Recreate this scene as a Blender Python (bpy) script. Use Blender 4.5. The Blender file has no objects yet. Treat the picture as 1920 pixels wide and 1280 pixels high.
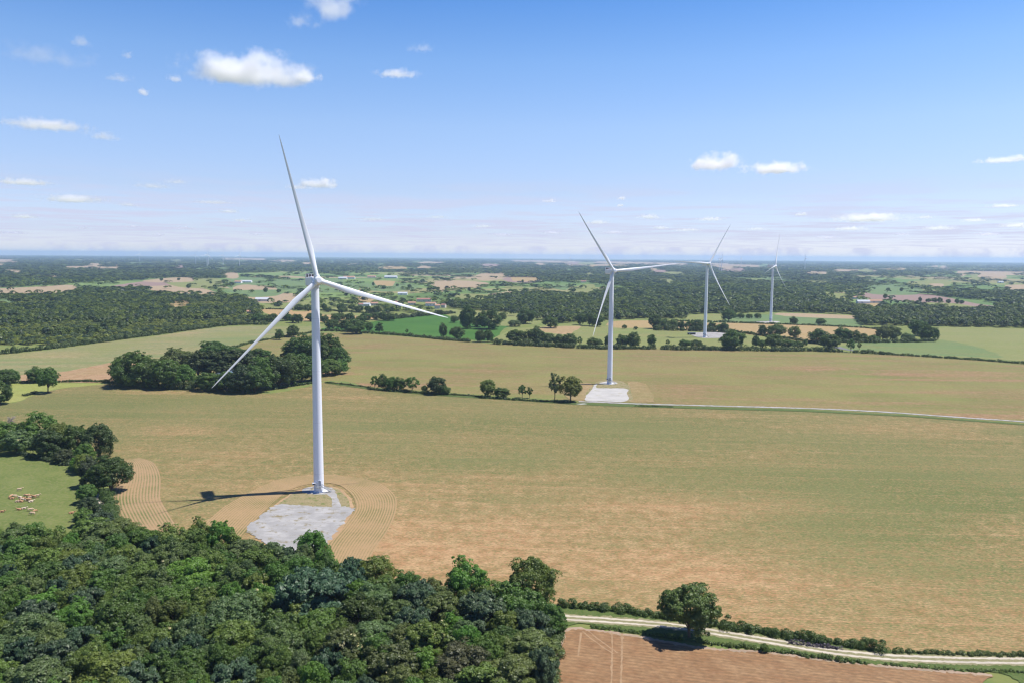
import bpy, bmesh, math, random
import numpy as np
from mathutils import Matrix, Vector
from mathutils.geometry import tessellate_polygon

scene = bpy.context.scene
col = scene.collection
R = math.radians
# ------------------------------------------------------------------ camera
CAM_H, FOC, PITCH, ROLL = 110.0, 1493.0, R(6.10), R(0.42)
_f = np.array([0, math.cos(PITCH), -math.sin(PITCH)])
_r0 = np.array([1.0, 0, 0]); _u0 = np.cross(_r0, _f)
_r = _r0 * math.cos(ROLL) + _u0 * math.sin(ROLL)
_u = -_r0 * math.sin(ROLL) + _u0 * math.cos(ROLL)
cam = bpy.data.objects.new('camera', bpy.data.cameras.new('camera'))
col.objects.link(cam)
cam.matrix_world = Matrix(((_r[0], _u[0], -_f[0], 0), (_r[1], _u[1], -_f[1], 0), (_r[2], _u[2], -_f[2], CAM_H), (0, 0, 0, 1)))
cam.data.sensor_width = 36.0
cam.data.lens = FOC / 1920 * 36
cam.data.clip_start = 1.0
cam.data.clip_end = 200000.0
scene.camera = cam
# ------------------------------------------------------------------ light
SUN_AZ, SUN_EL = R(11), R(63.5)          # azimuth from +X towards +Y
sd = Vector((math.cos(SUN_AZ) * math.cos(SUN_EL), math.sin(SUN_AZ) * math.cos(SUN_EL), math.sin(SUN_EL)))
sun = bpy.data.objects.new('sun', bpy.data.lights.new('sun', 'SUN'))
col.objects.link(sun)
sun.data.energy = 5.0
sun.data.angle = R(0.53)
sun.data.color = (1.0, 0.955, 0.89)
sun.rotation_euler = sd.to_track_quat('Z', 'Y').to_euler()
sun.location = (0, 0, 400)
world = bpy.data.worlds.new('World'); scene.world = world
world.use_nodes = True
SKY_STRENGTH = 0.07
scene.view_settings.view_transform = 'Standard'
scene.view_settings.look = 'None'
scene.view_settings.gamma = 1.0
scene.view_settings.exposure = 0.5
scene.cycles.volume_bounces = 14
scene.cycles.max_bounces = 16
scene.cycles.filter_width = 1.3
scene.cycles.diffuse_bounces = 1
scene.cycles.use_denoising = True
RS = np.random.RandomState

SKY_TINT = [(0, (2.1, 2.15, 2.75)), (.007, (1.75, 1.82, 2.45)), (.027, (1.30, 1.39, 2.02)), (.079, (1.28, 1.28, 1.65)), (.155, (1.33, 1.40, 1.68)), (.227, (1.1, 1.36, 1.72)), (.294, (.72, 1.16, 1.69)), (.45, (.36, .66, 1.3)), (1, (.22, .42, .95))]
def build_world():
    nt = world.node_tree; N = nt.nodes; L = nt.links
    N.clear()
    out = N.new('ShaderNodeOutputWorld'); bg = N.new('ShaderNodeBackground')
    sky = N.new('ShaderNodeTexSky'); sky.sky_type = 'NISHITA'; sky.sun_disc = False
    sky.sun_elevation = SUN_EL; sky.sun_rotation = math.pi / 2 - SUN_AZ
    sky.altitude = 120; sky.air_density = 1.0; sky.dust_density = 0.6; sky.ozone_density = 2.0
    bg.inputs['Strength'].default_value = SKY_STRENGTH
    # faint flat veils of far-off cloud low over the horizon, laid on a level sheet high above the land
    geo = N.new('ShaderNodeTexCoord'); sep = N.new('ShaderNodeSeparateXYZ')
    L.new(geo.outputs['Generated'], sep.inputs[0])
    zc = N.new('ShaderNodeMath'); zc.operation = 'MAXIMUM'; zc.inputs[1].default_value = 0.012
    L.new(sep.outputs['Z'], zc.inputs[0])
    dv = N.new('ShaderNodeVectorMath'); dv.operation = 'DIVIDE'
    cmb = N.new('ShaderNodeCombineXYZ')
    for i in range(3): L.new(zc.outputs[0], cmb.inputs[i])
    L.new(geo.outputs['Generated'], dv.inputs[0]); L.new(cmb.outputs[0], dv.inputs[1])
    no = N.new('ShaderNodeTexNoise'); no.inputs['Scale'].default_value = 0.42; no.inputs['Detail'].default_value = 7; no.inputs['Roughness'].default_value = 0.62
    L.new(dv.outputs[0], no.inputs['Vector'])
    mr = N.new('ShaderNodeMapRange'); mr.interpolation_type = 'SMOOTHSTEP'
    mr.inputs['From Min'].default_value = 0.43; mr.inputs['From Max'].default_value = 0.62
    L.new(no.outputs['Fac'], mr.inputs['Value'])
    fade = N.new('ShaderNodeMapRange'); fade.interpolation_type = 'SMOOTHSTEP'
    fade.inputs['From Min'].default_value = 0.11; fade.inputs['From Max'].default_value = 0.03
    fade.inputs['To Min'].default_value = 0.0; fade.inputs['To Max'].default_value = 0.75
    L.new(sep.outputs['Z'], fade.inputs['Value'])
    mu = N.new('ShaderNodeMath'); mu.operation = 'MULTIPLY'
    L.new(mr.outputs[0], mu.inputs[0]); L.new(fade.outputs[0], mu.inputs[1])
    mix = N.new('ShaderNodeMix'); mix.data_type = 'RGBA'
    L.new(mu.outputs[0], mix.inputs['Factor']); L.new(sky.outputs[0], mix.inputs['A'])
    mix.inputs['B'].default_value = (6.7, 6.75, 8.7, 1)
    # bluer tint than the model's; unseen overhead sky darkened to cut fill light, cool white instead of yellow at the horizon
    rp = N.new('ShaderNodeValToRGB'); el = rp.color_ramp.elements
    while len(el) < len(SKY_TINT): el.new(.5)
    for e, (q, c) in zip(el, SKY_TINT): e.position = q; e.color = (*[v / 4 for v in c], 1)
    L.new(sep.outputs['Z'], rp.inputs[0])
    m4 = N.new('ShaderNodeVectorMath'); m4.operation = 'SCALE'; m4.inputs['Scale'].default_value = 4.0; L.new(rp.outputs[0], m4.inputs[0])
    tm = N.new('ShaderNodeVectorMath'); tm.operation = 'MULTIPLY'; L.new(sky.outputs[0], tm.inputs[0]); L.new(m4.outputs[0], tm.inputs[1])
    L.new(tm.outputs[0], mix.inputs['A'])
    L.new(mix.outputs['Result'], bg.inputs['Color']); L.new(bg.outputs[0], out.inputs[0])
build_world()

# ------------------------------------------------------------------ helpers
def gp(px, py, z=0.0):
    """ground point (x, y) under a viewing direction"""
    d = _r * (px - 960) / FOC + _u * (640 - py) / FOC + _f
    t = (z - CAM_H) / d[2]
    return np.array([d[0] * t, d[1] * t])
def direction(px, py):
    return _r * (px - 960) / FOC + _u * (640 - py) / FOC + _f
def ppm(x, y):
    """photo pixels per metre at a ground point"""
    return FOC / (np.array([x, y, -CAM_H]) @ _f)
def tag(o, label=None, cat=None, group=None, kind=None):
    if label: o['label'] = label
    if cat: o['category'] = cat
    if group: o['group'] = group
    if kind: o['kind'] = kind
    return o
def empty(name, loc=(0, 0, 0), rz=0):
    o = bpy.data.objects.new(name, None); col.objects.link(o)
    o.location = loc; o.rotation_euler = (0, 0, rz); o.empty_display_size = 1
    return o
def link(name, me, parent=None, loc=None):
    o = bpy.data.objects.new(name, me); col.objects.link(o)
    if parent is not None: o.parent = parent
    if loc is not None: o.location = loc
    return o
def quads_mesh(name, V, mat, tint=None, smooth=False):
    """V: (n,4,3) separate quads"""
    V = np.asarray(V, np.float32); n = len(V)
    me = bpy.data.meshes.new(name)
    me.vertices.add(n * 4); me.vertices.foreach_set('co', V.reshape(-1))
    me.loops.add(n * 4); me.loops.foreach_set('vertex_index', np.arange(n * 4, dtype=np.int32))
    me.polygons.add(n); me.polygons.foreach_set('loop_start', np.arange(0, n * 4, 4, dtype=np.int32))
    if tint is not None:
        a = me.attributes.new('tint', 'FLOAT', 'POINT')
        a.data.foreach_set('value', np.repeat(np.asarray(tint, np.float32), 4))
    me.update(calc_edges=True)
    me.materials.append(mat)
    return me
class MB:
    """collects shapes for one mesh"""
    def __init__(s): s.v = []; s.f = []; s.n = 0
    def add(s, v, f):
        v = np.asarray(v, float); s.v.append(v); s.f += [tuple(int(i) + s.n for i in q) for q in f]; s.n += len(v); return s
    def box(s, c, d, M=None):
        x, y, z = np.array(d) / 2
        v = np.array([(-x, -y, -z), (x, -y, -z), (x, y, -z), (-x, y, -z), (-x, -y, z), (x, -y, z), (x, y, z), (-x, y, z)])
        if M is not None: v = v @ np.asarray(M).T
        return s.add(v + np.array(c), [(0, 3, 2, 1), (4, 5, 6, 7), (0, 1, 5, 4), (1, 2, 6, 5), (2, 3, 7, 6), (3, 0, 4, 7)])
    def tube(s, pts, rad, n=10, caps=True):
        pts = [np.array(p, float) for p in pts]
        if np.isscalar(rad): rad = [rad] * len(pts)
        v = []; f = []
        for i, p in enumerate(pts):
            t = pts[min(i + 1, len(pts) - 1)] - pts[max(i - 1, 0)]; t = t / (np.linalg.norm(t) + 1e-9)
            a = np.array([1.0, 0, 0]) if abs(t[0]) < .9 else np.array([0, 1.0, 0])
            u = np.cross(t, a); u /= np.linalg.norm(u); w = np.cross(t, u)
            for k in range(n):
                q = 2 * math.pi * k / n
                v.append(p + rad[i] * (u * math.cos(q) + w * math.sin(q)))
        for i in range(len(pts) - 1):
            for k in range(n):
                f.append((i * n + k, i * n + (k + 1) % n, (i + 1) * n + (k + 1) % n, (i + 1) * n + k))
        if caps:
            f.append(tuple(range(n - 1, -1, -1))); f.append(tuple((len(pts) - 1) * n + k for k in range(n)))
        return s.add(v, f)
    def mesh(s, name, mat, smooth=False, bevel=0):
        me = bpy.data.meshes.new(name)
        me.from_pydata(np.concatenate(s.v).tolist(), [], s.f)
        bm = bmesh.new(); bm.from_mesh(me)
        bmesh.ops.recalc_face_normals(bm, faces=bm.faces)
        if bevel: bmesh.ops.bevel(bm, geom=list(bm.edges), offset=bevel, segments=2, affect='EDGES', clamp_overlap=True)
        bm.to_mesh(me); bm.free()
        if smooth:
            for p in me.polygons: p.use_smooth = True
            try: me.set_sharp_from_angle(angle=R(40))
            except Exception: pass
        for m in (mat if isinstance(mat, (list, tuple)) else [mat]): me.materials.append(m)
        return me
    def obj(s, name, mat, parent=None, smooth=False, bevel=0, loc=None):
        return link(name, s.mesh(name, mat, smooth, bevel), parent, loc)

# ------------------------------------------------------------------ materials
class NT:
    def __init__(s, name):
        s.m = bpy.data.materials.new(name); s.m.use_nodes = True
        s.t = s.m.node_tree; s.N = s.t.nodes; s.L = s.t.links; s.N.clear()
        s.out = s.N.new('ShaderNodeOutputMaterial')
    def new(s, t, **k):
        n = s.N.new(t)
        for a, b in k.items(): setattr(n, a, b)
        return n
    def put(s, sock, v):
        if hasattr(v, 'is_linked') or isinstance(v, bpy.types.NodeSocket): s.L.new(v, sock)
        else: sock.default_value = v
    def math(s, op, a, b=0.0, c=0.0, clamp=False):
        n = s.new('ShaderNodeMath', operation=op, use_clamp=clamp)
        s.put(n.inputs[0], a); s.put(n.inputs[1], b)
        if op in ('MULTIPLY_ADD',): s.put(n.inputs[2], c)
        return n.outputs[0]
    def mix(s, f, a, b):
        n = s.new('ShaderNodeMix', data_type='RGBA')
        s.put(n.inputs['Factor'], f)
        s.put(n.inputs['A'], a if not isinstance(a, tuple) else (*a[:3], 1)); s.put(n.inputs['B'], b if not isinstance(b, tuple) else (*b[:3], 1))
        return n.outputs['Result']
    def noise(s, vec, scale, detail=3, rough=.55, w=0):
        n = s.new('ShaderNodeTexNoise'); n.inputs['Scale'].default_value = scale
        n.inputs['Detail'].default_value = detail; n.inputs['Roughness'].default_value = rough
        if vec is not None: s.L.new(vec, n.inputs['Vector'])
        return n.outputs['Fac']
    def mapping(s, vec, loc=(0, 0, 0), rz=0, scale=(1, 1, 1)):
        n = s.new('ShaderNodeMapping'); n.vector_type = 'POINT'
        n.inputs['Location'].default_value = loc; n.inputs['Rotation'].default_value = (0, 0, rz); n.inputs['Scale'].default_value = scale
        s.L.new(vec, n.inputs['Vector']); return n.outputs[0]
    def maprange(s, v, a, b, c=0.0, d=1.0, smooth=True):
        n = s.new('ShaderNodeMapRange', interpolation_type='SMOOTHSTEP' if smooth else 'LINEAR')
        for k, x in zip(('Value', 'From Min', 'From Max', 'To Min', 'To Max'), (v, a, b, c, d)): s.put(n.inputs[k], x)
        return n.outputs[0]
    def pos(s): return s.new('ShaderNodeNewGeometry').outputs['Position']
    def surf(s, colr, rough=.85, spec=.2, bump=None, bstr=.3, bdist=.1):
        p = s.new('ShaderNodeBsdfPrincipled')
        s.put(p.inputs['Base Color'], colr if not isinstance(colr, tuple) else (*colr[:3], 1)); s.put(p.inputs['Roughness'], rough)
        p.inputs['Specular IOR Level'].default_value = spec
        if bump is not None:
            b = s.new('ShaderNodeBump'); b.inputs['Strength'].default_value = bstr; b.inputs['Distance'].default_value = bdist
            s.L.new(bump, b.inputs['Height']); s.L.new(b.outputs[0], p.inputs['Normal'])
        s.L.new(p.outputs[0], s.out.inputs[0]); return p

def dim(c): return tuple(v * .75 for v in c)
def mat_field(name, soil, crop, crop2, cover=.5, rows=0, patch=.35, streak=.3, fine=.9, pscale=90, spacing=.8, rowamp=.25, spots=(), grad=None, tram=0):
    """soil with a young crop: broad patches, streaks along the drilling direction, single plants, rows"""
    soil, crop, crop2 = dim(soil), dim(crop), dim(crop2)
    n = NT(name); p = n.pos()
    rp = n.mapping(p, rz=-R(rows))
    big = n.noise(p, 1 / pscale, 4, .6)
    st = n.noise(n.mapping(rp, scale=(1 / 70, 1 / 5, 1)), 1.0, 5, .6)
    st2 = n.noise(n.mapping(rp, scale=(1 / 160, 1 / 22, 1), loc=(7, 3, 0)), 1.0, 3, .5)
    fi = n.noise(n.mapping(rp, scale=(.8, 1.5, 1)), 1.1, 3, .65)
    md = n.noise(p, .16, 4, .6)
    gr = n.noise(n.mapping(rp, scale=(.22, .42, 1), loc=(5, 1, 0)), 1.0, 4, .7)
    f = n.math('MULTIPLY_ADD', n.math('SUBTRACT', big, .5), patch * 2.2, cover)
    f = n.math('MULTIPLY_ADD', n.math('SUBTRACT', gr, .5), .25 + fine * .8, f)
    f = n.math('MULTIPLY_ADD', n.math('SUBTRACT', st, .5), streak * 1.6, f)
    f = n.math('MULTIPLY_ADD', n.math('SUBTRACT', st2, .5), streak * 1.8, f)
    f = n.math('MULTIPLY_ADD', n.math('SUBTRACT', fi, .5), fine * 2.2, f)
    f = n.math('MULTIPLY_ADD', n.math('SUBTRACT', md, .5), .35, f)
    if grad:      # crop stands thicker away from the nearer headland
        sy = n.new('ShaderNodeSeparateXYZ'); n.L.new(p, sy.inputs[0])
        f = n.math('ADD', f, n.maprange(sy.outputs[1], grad[0], grad[1], grad[2], grad[3]))
    for (x, y, rx, ry, a) in spots:
        d = n.new('ShaderNodeVectorMath', operation='SUBTRACT'); n.L.new(p, d.inputs[0]); d.inputs[1].default_value = (x, y, 0)
        dd = n.new('ShaderNodeVectorMath', operation='DIVIDE'); n.L.new(d.outputs[0], dd.inputs[0]); dd.inputs[1].default_value = (rx, ry, 1)
        ln = n.new('ShaderNodeVectorMath', operation='LENGTH'); n.L.new(dd.outputs[0], ln.inputs[0])
        f = n.math('ADD', f, n.maprange(n.math('ADD', ln.outputs['Value'], n.math('MULTIPLY', n.math('SUBTRACT', md, .5), 1.0)), 1.0, .35, 0.0, a))
    if rowamp:
        sx = n.new('ShaderNodeSeparateXYZ'); n.L.new(rp, sx.inputs[0])
        w = n.math('SINE', n.math('MULTIPLY', n.math('ADD', sx.outputs[1], n.math('MULTIPLY', md, 1.2)), 2 * math.pi / spacing))
        f = n.math('MULTIPLY_ADD', w, rowamp, f)
    if tram:
        st_ = n.new('ShaderNodeSeparateXYZ'); n.L.new(rp, st_.inputs[0])
        tl = n.math('ABSOLUTE', n.math('SINE', n.math('MULTIPLY', n.math('ADD', st_.outputs[1], n.math('MULTIPLY', big, 9.0)), math.pi / tram)))
        f = n.math('SUBTRACT', f, n.maprange(tl, .075, .03, 0.0, .28))
    f = n.maprange(f, -.03, 1.03, smooth=False) if tram else n.maprange(f, .02, .98, smooth=False)
    c = n.mix(f, n.mix(n.maprange(md, .3, .7), tuple(np.array(soil) * 1.06), tuple(np.array(soil) * (.86, .74, .70))), n.mix(n.maprange(big, .35, .65), crop, crop2))
    g2 = n.noise(n.mapping(rp, scale=(.5, 1.1, 1), loc=(2, 9, 0)), 1.0, 3, .7)  # random brightness grain, painted in for shading among the plants
    mm = n.new('ShaderNodeMix', data_type='RGBA', blend_type='MULTIPLY'); mm.inputs['Factor'].default_value = 1
    n.L.new(c, mm.inputs['A']); n.L.new(n.mix(n.maprange(g2, .3, .7), (.80, .80, .80), (1.18, 1.18, 1.18)), mm.inputs['B'])
    n.surf(mm.outputs['Result'], .92, .08)
    return n.m
def mat_rows(name, soil, crop, nrow, wander=.12, dens=.62):
    soil, crop = dim(soil), dim(crop)
    """curved drill rows: U runs across the strip, V along it"""
    n = NT(name); uv = n.new('ShaderNodeUVMap'); uv.uv_map = 'strip'
    sp = n.new('ShaderNodeSeparateXYZ'); n.L.new(uv.outputs[0], sp.inputs[0])
    p = n.pos(); md = n.noise(p, .35, 4, .6); fi = n.noise(p, 2.2, 3, .6); big = n.noise(p, .05, 3)
    u = n.math('ADD', sp.outputs[0], n.math('MULTIPLY', n.math('SUBTRACT', md, .5), wander / nrow))
    w = n.math('SINE', n.math('MULTIPLY', u, 2 * math.pi * nrow))
    f = n.math('ADD', n.math('MULTIPLY', w, .55), n.math('MULTIPLY', n.math('SUBTRACT', fi, .5), 2.0))
    f = n.math('ADD', f, n.math('MULTIPLY', n.math('SUBTRACT', big, .5), 2.2))
    f = n.maprange(f, .55 - dens, 1.75 - dens, smooth=False)
    n.surf(n.mix(f, n.mix(md, soil, tuple(np.array(soil) * .78)), crop), .92, .08)
    return n.m
def mat_grass(name, a, b, c, scale=.1, bare=None):
    a, b, c = dim(a), dim(b), dim(c); bare = dim(bare) if bare else None
    n = NT(name); p = n.pos()
    n1 = n.noise(p, scale, 5, .6); n2 = n.noise(p, scale * 9, 4, .65); n3 = n.noise(p, 2.4, 3, .6)
    cc = n.mix(n.maprange(n1, .35, .65), a, b); cc = n.mix(n.maprange(n2, .42, .68), cc, c)
    cc = n.mix(n.math('MULTIPLY', n3, .45), cc, tuple(np.array(a) * .55))
    if bare: cc = n.mix(n.maprange(n.noise(p, .22, 5, .7), .52, .62), cc, bare)
    n.surf(cc, .9, .1)
    return n.m
def mat_gravel(name, a, b, weed, amount=.5, wscale=.11):
    a, b, weed = dim(a), dim(b), dim(weed)
    n = NT(name); p = n.pos()
    n1 = n.noise(p, .12, 5, .6); n2 = n.noise(p, 3.5, 3, .7); w = n.noise(p, wscale, 6, .7); st = n.noise(n.mapping(p, scale=(.06, .5, 1), rz=.3), 1, 4, .6)
    cc = n.mix(n.maprange(n1, .35, .7), a, b); cc = n.mix(n.math('MULTIPLY', n2, .35), cc, tuple(np.array(a) * .6))
    cc = n.mix(n.math('MULTIPLY', n.maprange(st, .46, .64), .55), cc, tuple(np.array(b) * .62))
    cc = n.mix(n.math('MULTIPLY', n.maprange(w, .53, .66), amount), cc, weed)
    n.surf(cc, .9, .15, bump=n2, bstr=.4, bdist=.05)
    return n.m
def mat_flat(name, c, rough=.6, spec=.4, var=.12, scale=2.0):
    n = NT(name); tc = n.new('ShaderNodeTexCoord').outputs['Object']
    k = n.noise(tc, scale, 4, .6)
    n.surf(n.mix(k, tuple(np.array(c) * (1 - var)), tuple(np.minimum(np.array(c) * (1 + var), .95))), rough, spec)
    return n.m
def mat_leaf(name, mode='object', rgb=(.07, .1, .03), transl=.42, hue=.22):
    n = NT(name); geo = n.new('ShaderNodeNewGeometry'); oi = n.new('ShaderNodeObjectInfo')
    if mode == 'object':
        base = oi.outputs['Color']; tc = n.new('ShaderNodeTexCoord').outputs['Object']
        k = n.noise(tc, .32, 3, .6)
        vr = n.noise(tc, 1.6, 2, .7)
    else:
        base = n.new('ShaderNodeRGB'); base.outputs[0].default_value = (*rgb, 1); base = base.outputs[0]
        k = n.new('ShaderNodeAttribute', attribute_name='tint').outputs['Fac']
        vr = n.noise(geo.outputs['Position'], .13, 3, .6)
    warm = n.new('ShaderNodeMix', data_type='RGBA', blend_type='MULTIPLY'); warm.inputs['Factor'].default_value = 1
    n.L.new(base, warm.inputs['A'])
    n.L.new(n.mix(n.maprange(k, .25, .75, smooth=False), (1 - hue * 1.0, 1 - hue * .7, 1 - hue * .1), (1 + hue * .8, 1 + hue * .8, 1 - hue * .3)), warm.inputs['B'])
    w2 = n.new('ShaderNodeMix', data_type='RGBA', blend_type='MULTIPLY'); w2.inputs['Factor'].default_value = 1
    n.L.new(warm.outputs['Result'], w2.inputs['A'])
    n.L.new(n.mix(n.maprange(vr, .3, .7, smooth=False), (.72, .74, .78), (1.28, 1.24, 1.12)), w2.inputs['B'])
    d = n.new('ShaderNodeBsdfDiffuse'); t = n.new('ShaderNodeBsdfTranslucent'); g = n.new('ShaderNodeBsdfGlossy')
    g.inputs['Roughness'].default_value = .5; g.inputs['Color'].default_value = (1, 1, .95, 1)
    n.L.new(w2.outputs['Result'], d.inputs['Color']); n.L.new(w2.outputs['Result'], t.inputs['Color'])
    m = n.new('ShaderNodeMixShader'); m.inputs[0].default_value = transl
    n.L.new(d.outputs[0], m.inputs[1]); n.L.new(t.outputs[0], m.inputs[2])
    m2 = n.new('ShaderNodeMixShader'); m2.inputs[0].default_value = .025
    n.L.new(m.outputs[0], m2.inputs[1]); n.L.new(g.outputs[0], m2.inputs[2])
    n.L.new(m2.outputs[0], n.out.inputs[0])
    return n.m

SOIL = (.455, .298, .156); CROP = (.124, .156, .050); CROP2 = (.176, .182, .068)
M_white = mat_flat('white_paint', (.78, .80, .86), .38, .5, .02, .3)
def mat_tower():
    n = NT('tower_paint'); tc = n.new('ShaderNodeTexCoord').outputs['Object']; sp = n.new('ShaderNodeSeparateXYZ'); n.L.new(tc, sp.inputs[0])
    seam = n.maprange(n.math('ABSOLUTE', n.math('SUBTRACT', n.math('MODULO', n.math('ADD', sp.outputs[2], 3.0), 24.0), 12.0)), .12, .05)
    st = n.noise(n.mapping(tc, scale=(1.6, 1.6, .05)), 1.0, 4, .6)
    c = n.mix(n.math('MULTIPLY', n.maprange(st, .5, .75), .35), (.78, .805, .865), (.68, .70, .74))
    n.surf(n.mix(n.math('MULTIPLY', seam, .4), c, (.5, .52, .57)), .4, .5); return n.m
M_tower = mat_tower()
M_white2 = mat_flat('white_composite', (.80, .815, .85), .32, .5, .03, .15)
M_conc = mat_flat('concrete', (.5, .49, .46), .9, .2, .12)
M_steel = mat_flat('galvanised_steel', (.22, .24, .27), .45, .5, .1)
M_dark = mat_flat('dark_metal', (.05, .045, .05), .5, .4, .2)
M_grey = mat_flat('grey_panel', (.30, .33, .38), .5, .4, .08)
M_bark = mat_flat('bark', (.11, .085, .06), .95, .1, .3, 1.2)
M_twig = mat_flat('dead_wood', (.30, .26, .24), .95, .1, .2, 1.2)
M_leaf = mat_leaf('leaves')
M_blossom = mat_flat('blossom', (.48, .43, .22), .9, .1, .15)

# ------------------------------------------------------------------ polygons on the ground
def smooth_px(pts, step=6.0, closed=True):
    """Catmull-Rom resample"""
    P = [np.array(p, float) for p in pts]; n = len(P); o = []
    for i in range(n if closed else n - 1):
        p0, p1, p2, p3 = (P[(i - 1) % n], P[i], P[(i + 1) % n], P[(i + 2) % n]) if closed else (P[max(i - 1, 0)], P[i], P[i + 1], P[min(i + 2, n - 1)])
        m = max(1, int(np.linalg.norm(p2 - p1) / step))
        for k in range(m):
            t = k / m
            o.append(.5 * ((2 * p1) + (p2 - p0) * t + (2 * p0 - 5 * p1 + 4 * p2 - p3) * t * t + (3 * p1 - p0 - 3 * p2 + p3) * t ** 3))
    if not closed: o.append(P[-1])
    return np.array(o)
_seed = [0]
def sheet(name, px, mat, z, jit=.5, smooth=True, step=7.0, kind='structure'):
    _seed[0] += 1; rs = RS(_seed[0]); z += _seed[0] * .0013
    pts = smooth_px(px, step) if smooth else np.array(px, float)
    W = np.array([gp(*p) for p in pts])
    if jit: W = W + rs.normal(0, jit, W.shape)
    tri = tessellate_polygon([[Vector((x, y, 0)) for x, y in W]])
    me = bpy.data.meshes.new(name)
    me.from_pydata([(x, y, z) for x, y in W], [], [tuple(t) for t in tri])
    bm = bmesh.new(); bm.from_mesh(me)
    for f in bm.faces:
        if f.normal.z < 0: f.normal_flip()
    bm.to_mesh(me); bm.free()
    me.materials.append(mat)
    return tag(link(name, me), kind=kind)
def strip(name, left, right, mat, z, n=90, m=1, kind='structure', closed=False):
    """a band between two lines of the ground, with U across and V along"""
    def res(px):
        w = np.array([gp(*p) for p in smooth_px(px, 4, False)]); s = np.r_[0, np.cumsum(np.linalg.norm(np.diff(w, axis=0), axis=1))]
        t = np.linspace(0, s[-1], n); return np.c_[np.interp(t, s, w[:, 0]), np.interp(t, s, w[:, 1])], s[-1]
    _seed[0] += 1; z += _seed[0] * .0013
    a, la = res(left); b, lb = res(right)
    v = []; f = []; uv = []
    for i in range(n):
        for k in range(m + 1):
            q = a[i] * (1 - k / m) + b[i] * k / m; v.append((q[0], q[1], z)); uv.append((k / m, la * i / n))
    for i in range(n - 1):
        for k in range(m): f.append((i * (m + 1) + k, i * (m + 1) + k + 1, (i + 1) * (m + 1) + k + 1, (i + 1) * (m + 1) + k))
    me = bpy.data.meshes.new(name); me.from_pydata(v, [], f)
    ul = me.uv_layers.new(name='strip')
    for l in me.loops: ul.data[l.index].uv = uv[l.vertex_index]
    bm = bmesh.new(); bm.from_mesh(me)
    for q in bm.faces:
        if q.normal.z < 0: q.normal_flip()
    bm.to_mesh(me); bm.free()
    me.materials.append(mat)
    return tag(link(name, me), kind=kind)
def track(name, line, width, mat, z, jit=.12, kind='structure'):
    """a band of constant width along a ground line"""
    w = np.array([gp(*p) for p in smooth_px(line, 5, False)])
    t = np.gradient(w, axis=0); t /= np.linalg.norm(t, axis=1)[:, None]; nn = np.c_[-t[:, 1], t[:, 0]]
    _seed[0] += 1; rs = RS(_seed[0]); z += _seed[0] * .0013
    hw = width / 2 + rs.normal(0, jit, len(w)); hw2 = width / 2 + rs.normal(0, jit, len(w))
    a = w + nn * hw[:, None]; b = w - nn * hw2[:, None]
    v = [(*q, z) for q in a] + [(*q, z) for q in b]; k = len(w)
    me = bpy.data.meshes.new(name); me.from_pydata(v, [], [(k + i, k + i + 1, i + 1, i) for i in range(k - 1)])
    bm = bmesh.new(); bm.from_mesh(me)
    for q in bm.faces:
        if q.normal.z < 0: q.normal_flip()
    bm.to_mesh(me); bm.free()
    me.materials.append(mat)
    return tag(link(name, me), kind=kind)
def inpoly(P, poly):
    P = np.atleast_2d(P); x, y = P[:, 0], P[:, 1]; poly = np.asarray(poly, float)
    r = np.zeros(len(P), bool); j = len(poly) - 1
    for i in range(len(poly)):
        xi, yi = poly[i]; xj, yj = poly[j]
        c = ((yi > y) != (yj > y)) & (x < (xj - xi) * (y - yi) / (yj - yi + 1e-12) + xi)
        r ^= c; j = i
    return r
def to_px(X, Y, Z=0.0):
    d = np.stack([X, Y, np.zeros_like(X) + Z - CAM_H], -1)
    w = d @ _f
    return 960 + FOC * (d @ _r) / w, 640 - FOC * (d @ _u) / w, w

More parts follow.
